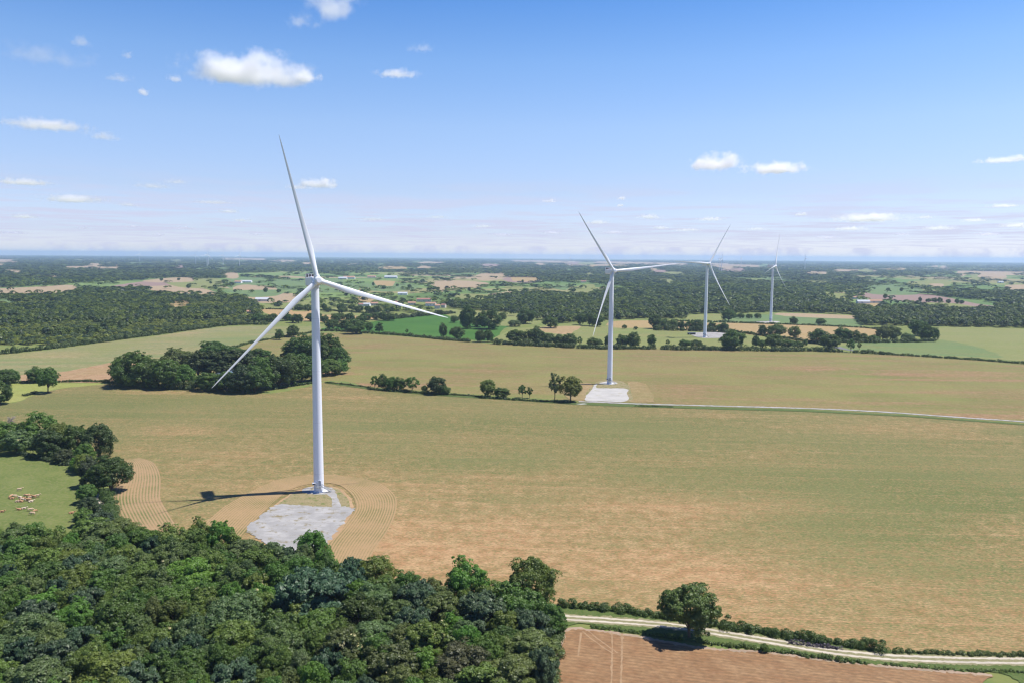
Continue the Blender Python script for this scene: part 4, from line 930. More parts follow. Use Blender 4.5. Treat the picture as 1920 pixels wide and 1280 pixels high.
hedge([(845, 740), (880, 742), (905, 744)], 1.8, 1.3, (.06, .1, .035), 'short low hedge left of the olive hedge tree', None, .4)
hedge([(905, 746), (960, 749), (1010, 752), (1080, 755)], 2.2, 1.4, (.06, .095, .032), 'low hedge under the two small slender trees', None, .45)
hedge([(1190, 761), (1230, 762), (1262, 763)], 1.5, .8, (.07, .115, .035), 'low weeds beside the gravel track', None, .4, .7)
# --- hedge line at the far side of the second crop, and beyond
G2 = 'hedgerow trees beyond the second crop field'
FAR = [('oak', 524, 637, 16, 15, DARK, 'left of two round trees on the grassy bank in the patchy field'), ('oak', 550, 632, 18, 19, DARK, 'right of two round trees on the grassy bank in the patchy field'),
 ('oak', 668, 626, 22, 34, DARK, 'wide dark tree at the left corner of the bright green field'), ('bushy', 624, 618, 16, 26, DARK, 'dark bush behind the nearest tower at the field corner'), ('bushy', 648, 620, 18, 22, DARK, 'dark bush left of the bright green field'), ('oak', 692, 621, 14, 14, GREEN, 'small round tree on the near edge of the bright green field'), ('tall', 711, 624, 18, 14, DARK, 'narrow dark tree on the near edge of the bright green field'),
 ('airy', 763, 626, 8, 6, GREEN, 'tiny tree on the near edge of the bright green field'), ('oak', 831, 632, 22, 15, DARK, 'upright dark tree at the right of the bright green field'), ('oak', 856, 635, 18, 24, DARK, 'round dark tree at the right corner of the bright green field'),
 ('oak', 876, 616, 36, 28, DARK, 'taller of two big trees inside the bright green field'), ('oak', 917, 617, 30, 40, DARK, 'wider of two big trees inside the bright green field'), ('bushy', 895, 613, 14, 22, DARK, 'low bush between the two big trees in the bright field'),
 ('oak', 900, 641, 18, 18, DARK, 'left one of a dark pair beside the hedge gap'), ('oak', 915, 641, 19, 17, DARK, 'right one of a dark pair beside the hedge gap'), ('oak', 968, 644, 21, 34, DARK, 'left big tree of the dense hedge group before the worn patch'), ('oak', 1006, 645, 27, 34, DARK, 'highest tree of the dense hedge group before the worn patch'), ('bushy', 1028, 647, 19, 26, DARK, 'dark tree right of the highest in the dense hedge group'),
 ('bushy', 1048, 648, 18, 22, DARK, 'bush near the right end of the dense hedge group'), ('oak', 1067, 650, 20, 24, DARK, 'round tree at the right end of the dense hedge group'), ('airy', 1087, 648, 15, 10, GREEN, 'small slender tree after the dense hedge group'), ('bushy', 1115, 650, 14, 26, DARK, 'flat bush left of the second tower'), ('bushy', 1140, 650, 19, 14, DARK, 'narrow tree behind the second tower'),
 ('oak', 1167, 651, 20, 22, DARK, 'left round tree of a pair right of the second tower'), ('oak', 1187, 652, 24, 20, DARK, 'right round tree of a pair right of the second tower'), ('oak', 1222, 650, 19, 15, GREEN, 'slim tree between the second and third towers'), ('airy', 1252, 648, 10, 8, DARK, 'tiny tree in the hedge below the third turbine'),
 ('bushy', 1285, 651, 12, 22, DARK, 'bush in the hedge left of the big round tree'), ('bushy', 1305, 651, 12, 20, DARK, 'second bush in the hedge left of the big round tree'), ('oak', 1372, 655, 31, 40, DARK, 'big round dark tree in the hedge below the third turbine'), ('oak', 1417, 650, 17, 12, DARK, 'small tree right of the big round hedge tree'), ('bushy', 1430, 652, 13, 16, GREEN, 'bush right of the big round hedge tree'), ('oak', 1452, 655, 24, 30, DARK, 'rounded tree in the middle of the right hedge'), ('bushy', 1478, 652, 14, 26, DARK, 'low bush in the right hedge'), ('bushy', 1496, 652, 11, 18, DARK, 'small bush at the right end of the right hedge'),
 ('airy', 1509, 652, 13, 11, GREEN, 'slender tree near the end of the right hedge'), ('oak', 1557, 657, 25, 30, DARK, 'large dark tree left of the small road'), ('bushy', 1535, 643, 22, 32, DARK, 'dark tree behind the one left of the road'), ('airy', 1595, 660, 21, 17, GREEN, 'airy tree right of the small road'), ('airy', 1611, 656, 12, 8, OLIVE, 'tiny sapling right of the small road'),
 ('oak', 1429, 629, 16, 14, DARK, 'round tree on the stubble edge, left of three'), ('oak', 1455, 631, 19, 30, DARK, 'middle wide tree of three on the stubble edge'), ('oak', 1489, 633, 18, 20, OLIVE, 'round olive tree on the stubble edge, right of three'), ('bushy', 1580, 640, 22, 28, DARK, 'dark tree at the left end of the stubble copse'), ('bushy', 1600, 641, 18, 22, DARK, 'low dark tree second in the stubble copse'), ('oak', 1618, 639, 12, 14, DARK, 'small round tree before the stubble copse'),
 ('bushy', 1637, 640, 10, 18, GREEN, 'low green bush before the stubble copse'), ('oak', 1655, 638, 23, 24, BROWN, 'brownish tree in the middle of the stubble copse'), ('oak', 1673, 638, 22, 24, BROWN, 'second brownish tree of the stubble copse'), ('bushy', 1702, 638, 11, 22, GREY, 'pale low bush before the right copse'), ('oak', 1738, 638, 24, 32, DARK, 'round tree at the right end of the stubble copse'), ('oak', 1720, 629, 24, 30, DARK, 'dark tree behind the right end of the stubble copse'), ('oak', 1752, 637, 18, 14, DARK, 'outermost tree of the stubble copse'),
 ('oak', 1488, 608, 12, 14, DARK, 'round tree on the edge of the cool green field, left one'), ('oak', 1538, 608, 9, 16, DARK, 'flat tree on the edge of the cool green field, right one'), ('oak', 1366, 602, 18, 22, DARK, 'round tree between the third and fourth towers'), ('bushy', 1388, 597, 8, 14, DARK, 'bush right of the round tree between the towers'), ('bushy', 1405, 597, 7, 12, DARK, 'small bush left of the fourth tower'), ('bushy', 1421, 597, 8, 12, DARK, 'second small bush left of the fourth tower'),
 ('oak', 1228, 616, 22, 22, DARK, 'leftmost tree of the group behind the third tower'), ('bushy', 1245, 617, 16, 22, DARK, 'dark tree of the group behind the third tower'), ('bushy', 1262, 617, 15, 20, DARK, 'bush of the group left behind the third tower'), ('oak', 1278, 618, 13, 12, DARK, 'slim tree left of the third tower'), ('oak', 1294, 619, 14, 16, DARK, 'tree just left of the third tower'), ('oak', 1308, 619, 16, 18, DARK, 'round tree touching the third tower'), ('oak', 1334, 621, 14, 14, DARK, 'small tree just right of the third tower'), ('bushy', 1350, 622, 12, 18, GREEN, 'green bush right of the third tower'), ('oak', 1358, 623, 15, 14, DARK, 'round tree at the right end of the group by the third tower'),
 ('oak', 985, 607, 24, 30, DARK, 'broad dark tree at the edge of the wood left of the second turbine'), ('oak', 1032, 615, 17, 24, DARK, 'round tree before the wood, left of the second tower'), ('oak', 1088, 609, 18, 16, DARK, 'round tree at the foot of the big wood'), ('oak', 1105, 611, 20, 18, DARK, 'second tree at the foot of the big wood'), ('oak', 1120, 612, 17, 20, DARK, 'third tree at the foot of the big wood'), ('bushy', 1171, 616, 6, 8, DARK, 'single bush on the stubble right of the second tower'), ('bushy', 1192, 618, 5, 8, DARK, 'smaller single bush on the stubble right of the second tower'),
 ('oak', 852, 605, 11, 14, DARK, 'small tree at the top right of the bright green field'), ('oak', 941, 601, 12, 14, DARK, 'round tree above the two big ones in the bright field'), ('bushy', 965, 612, 10, 24, GREY, 'pale bush strip beside the broad dark tree'),
]
for (k, px, py, hp, wp, c, lb) in FAR: tree_px(k, px, py, hp * 1.12, wp * 1.08, c, lb, G2)
H2 = 'dark field hedges beyond the second crop'
dkh = (.078, .118, .030)
hedge([(380, 673), (430, 655), (480, 641), (560, 628), (610, 620)], 4, 2.2, dkh, 'long hedge climbing between the patchy field and the second crop', H2, .6)
hedge([(610, 621), (640, 622), (700, 626), (760, 630), (830, 637), (880, 641)], 5, 3.4, dkh, 'hedge between the second crop and the bright green field', H2, .6)
hedge([(930, 645), (1000, 648), (1080, 652)], 8, 6.0, dkh, 'thick hedge under the dense tree group', H2, .7)
hedge([(1085, 653), (1150, 654), (1230, 654)], 6, 4.2, dkh, 'hedge passing behind the second tower', H2, .7)
hedge([(1242, 655), (1300, 656), (1350, 656), (1400, 657), (1450, 658), (1520, 658), (1580, 660)], 6.5, 4.6, dkh, 'hedge below the third turbine with the big round tree in it', H2, .7)
hedge([(1600, 661), (1640, 663), (1675, 665)], 5, 3.6, dkh, 'short hedge right of the small road', H2, .7)
hedge([(1675, 665), (1740, 669), (1830, 675), (1920, 682), (2050, 692)], 3.2, 2.2, dkh, 'thin hedge along the green field at the right border', H2, .6)
hedge([(1376, 622), (1430, 630), (1516, 641), (1545, 648)], 5, 3.0, dkh, 'hedge slanting down from the third turbine to the road', H2, .7)
hedge([(1264, 602), (1330, 604), (1420, 607), (1508, 610), (1600, 614), (1650, 618)], 4, 2.5, dkh, 'hedge line below the fourth turbine', H2, .8)
hedge([(1225, 619), (1300, 621), (1370, 624)], 8, 6.5, dkh, 'thick hedge behind the third tower', H2, .8)
hedge([(1560, 641), (1640, 642), (1750, 640)], 9, 5.0, dkh, 'undergrowth of the stubble copse', H2, .8)
hedge([(0, 664), (100, 653), (200, 640), (300, 627), (420, 611), (500, 609)], 7, 5, (.08, .118, .03), 'hedge at the foot of the left wood', H2, .9)
for i in range(17):
    px = 486 + i * 15.5 + 4 * math.sin(i * 2.3); tree_px(('bushy', 'oak')[i % 2], px, 604 + 2.5 * math.sin(i * 1.7) - max(0, px - 690) * .12, 15 + 3 * math.sin(i * 3.1), 19 + 3 * math.cos(i * 1.9), DARK, 'rounded tree of the dense belt between the ochre strip and the bright green field', 'trees of the belt beside the bright green field', name='belt_tree')
for i in range(12):
    px = 560 + i * 15 + 5 * math.sin(i * 2.9); tree_px('oak', px, 582 + 1.2 * math.sin(i * 2.1) + i * .5, 11 + 3 * math.sin(i * 2.7), 13 + 4 * math.cos(i * 1.3), DARK, 'round tree of the row along the far edge of the ochre strip', 'trees along the far edge of the ochre strip', name='hedgerow_tree')
hedge([(500, 580), (620, 583), (690, 588), (735, 593)], 3.5, 2.4, (.06, .09, .026), 'dark hedge along the far edge of the ochre strip', H2, .8)
hedge([(730, 599), (770, 595), (800, 592), (850, 588)], 8, 6, (.06, .09, .026), 'dense tree hedge above the bright green field', H2, .9)

# ------------------------------------------------------------------ woods and tree-lined country further off (nobody could count these)
def lod_crown(seed, nb, lpb, leaf):
    rs = RS(seed); d = unit(rs.normal(size=(nb, 3))); d[:, 2] = np.abs(d[:, 2]) * 1.2 - .35
    C = d * rs.uniform(.5, .8, nb)[:, None] * np.array([.36, .36, .38]) + np.array([0, 0, .56])
    Rb = rs.uniform(.15, .24, nb)
    idx = np.repeat(np.arange(nb), lpb); dd = unit(unit(rs.normal(size=(len(idx), 3))) + .6 * unit(d)[idx] + np.array([0, 0, .45]))
    c = C[idx] + dd * Rb[idx][:, None]
    return leaf_quads(c, unit(dd * .75 + np.array([0, 0, .45]) + .22 * rs.normal(size=dd.shape)), leaf, rs, 1.2)
LODS = [[lod_crown(i, 16, 13, .155) for i in range(6)], [lod_crown(20 + i, 8, 5, .29) for i in range(6)], [lod_crown(40 + i, 5, 3, .46) for i in range(6)]]
Y_B = np.array([(-900, 760), (-400, 705), (0, 660), (110, 650), (300, 625), (420, 609), (487, 603), (492, 578), (515, 575), (620, 578), (690, 584), (722, 590), (790, 587), (860, 586), (945, 594), (1000, 602), (1053, 606), (1130, 601), (1200, 598), (1282, 598), (1290, 589), (1400, 587),
                (1465, 585), (1603, 590), (1612, 610), (1755, 612), (1920, 615), (2300, 629), (2800, 650)], float)
W1 = [(-900, 575), (-300, 556), (0, 549), (140, 549), (260, 541), (330, 545), (400, 552), (460, 565), (490, 580), (490, 612), (420, 613), (0, 670), (-300, 720), (-900, 800)]
W2 = [(835, 575), (930, 558), (1000, 552), (1060, 553), (1110, 552), (1200, 541), (1400, 545), (1530, 548), (1570, 562), (1600, 578), (1720, 580), (1920, 582), (2800, 600), (2800, 660), (1920, 620), (1610, 620), (1460, 595), (1230, 606), (1000, 606), (900, 590)]
W3 = [(1640, 548), (1760, 552), (1920, 547), (2300, 552), (2300, 590), (1900, 574), (1830, 562)]
W5 = [(-900, 530), (0, 522), (120, 520), (280, 518), (420, 515), (420, 522), (210, 527), (0, 540), (-900, 556)]
W7 = [(600, 497), (1560, 503), (1650, 538), (1530, 551), (1200, 542), (1130, 532), (1010, 528), (900, 511), (600, 509)]
W8 = [(-900, 494), (300, 494), (600, 497), (600, 507), (420, 514), (0, 521), (-900, 530)]
W6 = [(60, 552), (240, 541), (200, 549), (60, 556)]
KEEP_OUT = [(445, 523, 478, 534), (478, 560, 506, 569), (742, 548, 768, 557), (668, 568, 710, 578), (740, 567, 758, 574), (763, 568, 781, 576), (778, 561, 812, 569), (796, 570, 820, 578), (814, 574, 838, 583), (632, 518, 708, 527), (716, 518, 752, 526), (1595, 557, 1612, 564), (1603, 565, 1655, 573), (462, 584, 476, 591), (1084, 526, 1104, 533)]
def woods():
    rs = RS(77); X = []; Y = []; S = []
    y = 950.0
    while y < 26000:
        s = max(9.0, y / 135); hw = .74 * y + 90
        n = int(2 * hw / s); xs = np.linspace(-hw, hw, n)
        X.append(xs + rs.uniform(-.42, .42, n) * s); Y.append(y + rs.uniform(-.42, .42, n) * s); S.append(np.full(n, s)); y += s * (1 if y < 12000 else 1.6)
    X = np.concatenate(X); Y = np.concatenate(Y); S = np.concatenate(S)
    px, py, w = to_px(X, Y); P = np.c_[px, py]
    ok = py < np.interp(px, Y_B[:, 0], Y_B[:, 1])
    Hh = np.where(Y < 5000, 11.5, 12.5) * rs.uniform(.55, 1.25, len(X)); hp = Hh * FOC / w
    a = .42; sc_ = 1 + np.clip((Y - 2200) / 1500, 0, 2.2); u = (X * math.cos(a) + Y * math.sin(a)) / (190 * sc_) + .35 * np.sin(Y / 310); v = (-X * math.sin(a) + Y * math.cos(a)) / (150 * sc_) + .3 * np.sin(X / 270)
    cu, cv = np.floor(u), np.floor(v); h = np.abs(np.sin(cu * 127.1 + cv * 311.7) * 43758.5) % 1
    fu, fv = u - cu, v - cv; edge = np.minimum(np.minimum(fu, 1 - fu) * 190, np.minimum(fv, 1 - fv) * 150) * sc_
    hed = edge < np.maximum(6, S * .36)
    for k, poly in CLEAR + FARF:
        q = np.array(poly, float); c = q.mean(0); qs = c + (q - c) * np.array([.93, .80])
        i1 = inpoly(P, q) | inpoly(np.c_[px, py - hp * .75], q); i2 = inpoly(P, qs)
        thin = np.where(i2, np.where(hed & (k in 'glt'), .30, .012), .30 if k in 'glt' else .10)
        ok &= ~(i1 & (rs.rand(len(X)) > thin))
    for (a, b, c, d) in KEEP_OUT:
        ok &= ~((px > a) & (px < c) & (py > b) & (py < d)) & ~((px > a) & (px < c) & (py - hp * .6 > b) & (py - hp * .6 < d))
    inw = inpoly(P, W1) | inpoly(P, W2) | inpoly(P, W3) | inpoly(P, W5) | inpoly(P, W6) | ((inpoly(P, W7) | inpoly(P, W8)) & (np.sin(X / 330) + np.sin(Y / 410 + X / 900) > -1.15)) 
    # farmed country: hedgerows round fields, some fields grown over
    a = .42; sc_ = 1 + np.clip((Y - 2200) / 1500, 0, 2.2); u = (X * math.cos(a) + Y * math.sin(a)) / (190 * sc_) + .35 * np.sin(Y / 310); v = (-X * math.sin(a) + Y * math.cos(a)) / (150 * sc_) + .3 * np.sin(X / 270)
    cu, cv = np.floor(u), np.floor(v); h = np.abs(np.sin(cu * 127.1 + cv * 311.7) * 43758.5) % 1
    fu, fv = u - cu, v - cv; edge = np.minimum(np.minimum(fu, 1 - fu) * 190, np.minimum(fv, 1 - fv) * 150) * sc_
    hed = edge < np.maximum(7, S * .45)
    grown = h < np.where(Y > 5200, .5, .15)
    field = ~inw & ~hed & ~grown
    field2 = np.zeros(len(X), bool); low = hed & ~inw & ~grown & (rs.rand(len(X)) < .62); Hh = np.where(low, Hh * .45, Hh); ok &= ~(hed & ~inw & ~grown & (rs.rand(len(X)) < .15))
    ok &= ~(field & (rs.rand(len(X)) > .05)) & ~field2
    # canopy gaps
    ok &= rs.rand(len(X)) > .08
    yb = np.interp(px, Y_B[:, 0], Y_B[:, 1])
    pale = (inpoly(P, W1) & (yb - py < 15 + 5 * np.sin(px / 37)) & (px < 470)) | (inpoly(P, W1) & (np.sin(X / 60) + np.sin(Y / 85 + 1) > 1.25))
    groups = [('woodland', inpoly(P, W1) & ~pale, 'dark broadleaf wood filling the left middle distance', (.070, .098, .024)), ('young_plantation', inpoly(P, W1) & pale, 'paler olive plantation along the near edge of the left wood', (.112, .135, .040)),
              ('woodland', inpoly(P, W2), 'big dark wood behind the second, third and fourth turbines', (.062, .092, .023)),
              ('woodland', inpoly(P, W3), 'wood behind the mauve tilled field on the right', (.060, .088, .024)),
              ('bocage_trees', ~inpoly(P, W1) & ~inpoly(P, W2) & ~inpoly(P, W3) & (Y < 3200), 'hedgerow trees and groves among the small fields round the village', (.074, .108, .026)),
              ('distant_woods', ~inpoly(P, W1) & ~inpoly(P, W2) & ~inpoly(P, W3) & (Y >= 3200), 'far woods and hedgerows fading to blue towards the horizon', (.062, .088, .028))]
    rest = np.ones(len(X), bool)
    for name, m, label, rgb in groups:
        m = m & ok & rest; rest &= ~m; Q = []; T = []
        for lv, (y0, y1) in enumerate(((0, 1900), (1900, 3600), (3600, 99999))):
            ii = np.where(m & (Y >= y0) & (Y < y1))[0]
            for j in range(6):
                k = ii[j::6]
                if len(k) == 0: continue
                q = LODS[lv][j]; an = rs.uniform(0, 6.28, len(k)); c, s = np.cos(an), np.sin(an)
                wd = np.maximum(S[k] * rs.uniform(1.15, 1.75, len(k)), 10) * (.85 if name == 'young_plantation' else 1); h_ = Hh[k] * (.55 if name == 'young_plantation' else 1)
                V = np.empty((len(k), *q.shape), np.float32)
                V[..., 0] = (q[..., 0][None] * c[:, None, None] - q[..., 1][None] * s[:, None, None]) * wd[:, None, None] + X[k][:, None, None]
                V[..., 1] = (q[..., 0][None] * s[:, None, None] + q[..., 1][None] * c[:, None, None]) * wd[:, None, None] + Y[k][:, None, None]
                V[..., 2] = q[..., 2][None] * h_[:, None, None]
                Q.append(V.reshape(-1, 4, 3)); T.append(np.repeat(np.clip(rs.normal(.5, .22, len(k)), 0, 1), q.shape[0]))
        if not Q: continue
        Q = np.concatenate(Q); T = np.concatenate(T)
        print(name, len(Q), int(m.sum()))
        me = quads_mesh(name, Q, mat_leaf('leaves_' + label.split()[0] + label.split()[-1], 'attr', rgb, .22, .6), T)
        tag(link(name, me), label, 'trees', kind='stuff')
woods()
# lone trees standing in the small fields
BT = [(405, 543), (435, 535), (498, 548), (523, 549), (412, 549), (395, 532), (420, 532), (354, 541), (335, 526), (303, 527), (640, 537), (590, 548), (700, 536), (720, 542), (768, 540), (745, 537), (880, 546), (980, 531), (1035, 527), (1075, 548), (1620, 546), (1665, 546), (1690, 547), (1560, 553),
      (1725, 566), (1741, 567), (1752, 567), (1762, 568), (1778, 569), (1794, 570), (1803, 570), (660, 582), (690, 587), (640, 588), (1660, 560), (1670, 561), (1710, 543)]
for i, (px, py) in enumerate(BT):
    x, y = gp(px, py); tree('oak', x, y, 9 + (i * 7 % 5), 9 + (i * 5 % 6), DARK, 'small round field tree among the far fields left of the second turbine' if px < 1140 else 'small round field tree among the far fields right of the fourth turbine',
         'field trees of the far left fields' if px < 1140 else 'field trees of the far right fields', name='field_tree')

# ------------------------------------------------------------------ houses and farm sheds
M_wall = mat_flat('lime_render', (.62, .58, .52), .9, .2, .08, .3); M_wall2 = mat_flat('white_render', (.78, .77, .75), .9, .2, .05, .3); M_rooft = mat_flat('clay_tiles', (.36, .215, .15), .9, .1, .2, .8)
M_roofr = mat_flat('red_tiles', (.31, .16, .13), .9, .1, .2, .8); M_roofg = mat_flat('fibre_cement', (.42, .44, .47), .8, .3, .1, .4); M_win = mat_flat('window_glass', (.05, .06, .08), .15, .6, .1); M_shed = mat_flat('shed_cladding', (.60, .61, .62), .7, .3, .06, .3)
def house(px, py, w, d, h, rz, wall, roof, label, rise=None, chimney=True, windows=3, name='house', cat='house', group=None):
    x, y = gp(px, py); t = tag(empty(name, (x, y, 0), R(rz)), label, cat, group); rise = rise or d * .26
    a, b = w / 2, d / 2
    MB().add([(-a, -b, -.3), (a, -b, -.3), (a, b, -.3), (-a, b, -.3), (-a, -b, h), (a, -b, h), (a, b, h), (-a, b, h), (-a, 0, h + rise), (a, 0, h + rise)],
             [(0, 1, 5, 4), (2, 3, 7, 6), (1, 2, 6, 9, 5), (3, 0, 4, 8, 7), (0, 3, 2, 1), (4, 5, 9, 8), (6, 7, 8, 9)]).obj('wall', wall, t)
    o = .5; e = h - o * rise / b + .06; r = h + rise + .06; tk = .22
    rm = MB().add([(-a - o, -b - o, e), (a + o, -b - o, e), (a + o, 0, r), (-a - o, 0, r), (a + o, b + o, e), (-a - o, b + o, e),
                   (-a - o, -b - o, e + tk), (a + o, -b - o, e + tk), (a + o, 0, r + tk), (-a - o, 0, r + tk), (a + o, b + o, e + tk), (-a - o, b + o, e + tk)],
                  [(0, 1, 2, 3), (3, 2, 4, 5), (6, 9, 8, 7), (9, 11, 10, 8), (0, 6, 7, 1), (5, 4, 10, 11), (0, 3, 9, 6), (3, 5, 11, 9), (1, 7, 8, 2), (2, 8, 10, 4)]).obj('roof', roof, t)
    if chimney: MB().box((a * .6, .0, h + rise + .7), (.8, .8, 1.8)).obj('chimney', wall, rm)
    for i in range(windows):
        xx = -a + w * (i + .5) / windows
        MB().box((xx, -b - .03, h * .5), (1.2, .1, 1.4)).obj('window', M_win, t)
    if cat != 'house': MB().box((-a * .3, -b - .03, h * .42), (4.0, .1, h * .8)).obj('door', M_grey, t)
    else: MB().box((-a + w * (1 / max(windows, 1)), -b - .03, 1.1), (1.0, .1, 2.2)).obj('door', M_grey, t)
VG = 'houses of the village'
house(462, 530, 42, 16, 5, 4, M_wall2, M_roofg, 'long pale farm shed left of the nearest tower, in green fields', chimney=False, windows=0, name='farm_shed', cat='shed'); house(447, 531, 26, 14, 5.5, -6, M_wall2, M_rooft, 'white farmhouse with a brownish roof beside the long pale farm shed')
house(492, 565, 30, 15, 5, 3, M_wall, M_roofg, 'grey roofed barn at the edge of the left wood', chimney=False, windows=0, name='barn', cat='barn'); house(469, 588, 11, 8, 4, 12, M_wall, M_rooft, 'small orange roofed house hidden in the left wood')
house(755, 553, 26, 12, 4.5, 2, M_wall2, M_roofg, 'white shed standing in trees above the village', chimney=False, windows=0, name='farm_shed', cat='shed')
house(795, 566, 34, 10, 6, 3, M_wall, M_roofr, 'long house with a dark red roof in the village', group=VG); house(808, 574, 22, 10, 6, -8, M_wall2, M_rooft, 'white house in front of the long red roofed one', group=VG); house(820, 579, 10, 9, 7, 20, M_wall, M_rooft, 'small tall house at the right of the village', group=VG); house(832, 577, 9, 8, 6, -20, M_wall, M_roofr, 'rightmost small house of the village', group=VG)
house(772, 572, 17, 9, 5, 10, M_wall, M_rooft, 'low house left of the long red roofed one', group=VG); house(748, 571, 18, 9, 5, -4, M_wall, M_rooft, 'tile roofed house in the middle of the village', group=VG); house(702, 573, 15, 9, 5, 15, M_wall, M_rooft, 'tile roofed house at the left end of the village', group=VG); house(688, 574, 15, 9, 4.5, -12, M_wall2, M_roofg, 'grey roofed house at the left end of the village', group=VG); house(676, 574, 11, 8, 4, 6, M_wall2, M_roofr, 'leftmost small red roofed house of the village', group=VG)
house(655, 523, 52, 22, 7, 3, M_wall2, M_rooft, 'big farm building with orange roof right of the nearest hub', chimney=False, windows=0, name='barn', cat='barn'); house(643, 524, 38, 20, 6, -5, M_wall, M_roofg, 'grey farm shed beside the big orange roofed one', chimney=False, windows=0, name='farm_shed', cat='shed'); house(697, 521, 40, 18, 6, 2, M_wall, M_rooft, 'low tile roofed barn further right of the nearest hub', chimney=False, windows=0, name='barn', cat='barn'); house(733, 522, 60, 22, 7, -2, M_shed, M_roofg, 'long grey farm shed in the far fields', chimney=False, windows=0, name='farm_shed', cat='shed')
house(1603, 561, 14, 9, 5, 20, M_wall, M_rooft, 'small farmhouse with an orange roof by the mauve field'); house(1618, 569, 30, 14, 5, -3, M_wall2, M_roofg, 'grey roofed farm shed below the mauve field', chimney=False, windows=0, name='farm_shed', cat='shed'); house(1640, 568, 34, 13, 5, 2, M_wall, M_rooft, 'long barn with an orange tile roof below the mauve field', chimney=False, windows=0, name='barn', cat='barn')
house(1094, 530, 22, 12, 5, 2, M_wall, M_roofr, 'red roofed farmhouse in the trees left of the second turbine hub'); house(1876, 531, 24, 12, 6, 2, M_wall2, M_roofg, 'tiny white farm shed in the far trees at the right border', chimney=False, windows=0, name='farm_shed', cat='shed')
# low black container by the third turbine
x, y = gp(1296.5, 627.5); ct = tag(empty('container', (x, y, 0), R(2)), 'low black container on the grey gravel pad of the third turbine', 'container')
M_blk = mat_flat('black_cladding', (.035, .036, .042), .6, .3, .2)
MB().box((0, 0, 1.5), (11, 3, 3.0)).obj('wall', M_blk, ct); MB().box((0, 0, 3.08), (11.4, 3.4, .16)).obj('roof', M_grey, ct); MB().box((-3, -1.53, 1.2), (1.4, .08, 2.3)).obj('door', M_grey, ct)

# ------------------------------------------------------------------ cattle
def skin_mesh(name, verts, edges, mat):
    me = bpy.data.meshes.new(name); me.from_pydata([v[:3] for v in verts], edges, [])
    o = bpy.data.objects.new('tmp_' + name, me); col.objects.link(o)
    o.modifiers.new('s', 'SKIN'); sub = o.modifiers.new('u', 'SUBSURF'); sub.levels = 1; sub.render_levels = 1
    for sv, v in zip(me.skin_vertices[0].data, verts): sv.radius = (v[3], v[4] if len(v) > 4 else v[3])
    me.skin_vertices[0].data[0].use_root = True
    dg = bpy.context.evaluated_depsgraph_get(); out = bpy.data.meshes.new_from_object(o.evaluated_get(dg))
    bpy.data.objects.remove(o); bpy.data.meshes.remove(me)
    out.name = name; out.materials.clear(); out.materials.append(mat)
    for p in out.polygons: p.use_smooth = True
    return out
nh = NT('cattle_hide'); oi = nh.new('ShaderNodeObjectInfo'); tcx = nh.new('ShaderNodeTexCoord').outputs['Object']
mm = nh.new('ShaderNodeMix', data_type='RGBA', blend_type='MULTIPLY'); mm.inputs['Factor'].default_value = 1
nh.L.new(oi.outputs['Color'], mm.inputs['A']); nh.L.new(nh.mix(nh.noise(tcx, 2, 3), (.82, .8, .76), (1.1, 1.1, 1.1)), mm.inputs['B']); nh.surf(mm.outputs['Result'], .85, .2)
def cow(stand, graze=False):
    z = 1.05 if stand else .52
    v = [(-.75, 0, z, .33, .36), (-.2, 0, z - .02, .38, .40), (.45, 0, z, .36, .40), (.85, 0, z + .12, .22, .27)]; e = [(0, 1), (1, 2), (2, 3)]
    def add(p, q): v.append(p); e.append((q, len(v) - 1)); return len(v) - 1
    if graze: a = add((1.25, 0, z - .25, .16, .18), 3); h = add((1.5, 0, z - .68, .13, .14), a); m = add((1.58, 0, z - .95, .09, .09), h)
    else: a = add((1.15, 0, z + .35, .17, .19), 3); h = add((1.42, 0, z + .42, .14, .15), a); m = add((1.75, 0, z + .26, .09, .09), h)
    hz = v[h]
    for s in (-1, 1):
        add((hz[0] - .05, .28 * s, hz[2] + .08, .05, .03), h)
    t = add((-1.08, 0, z + .18, .06), 0); t = add((-1.18, 0, z - .35, .035), t); add((-1.18, 0, z - .6, .05), t)
    for s in (-1, 1):
        if stand:
            f = add((.55, .2 * s, .62, .14), 2); f = add((.56, .2 * s, .38, .075), f); add((.56, .2 * s, .02, .07), f)
            f = add((-.75, .22 * s, .66, .17), 0); f = add((-.92, .22 * s, .42, .08), f); add((-.86, .22 * s, .02, .07), f)
        else:
            f = add((.75, .34 * s, .2, .12), 2); add((.35, .48 * s, .08, .07), f)
            f = add((-.5, .48 * s, .22, .16), 0); add((-.05, .58 * s, .08, .07), f)
    return skin_mesh('cow', v, e, nh.m)
COWM = [cow(True), cow(True, True), cow(False)]
CR = (.56, .42, .29); TN = (.47, .27, .15); WH = (.60, .49, .37)
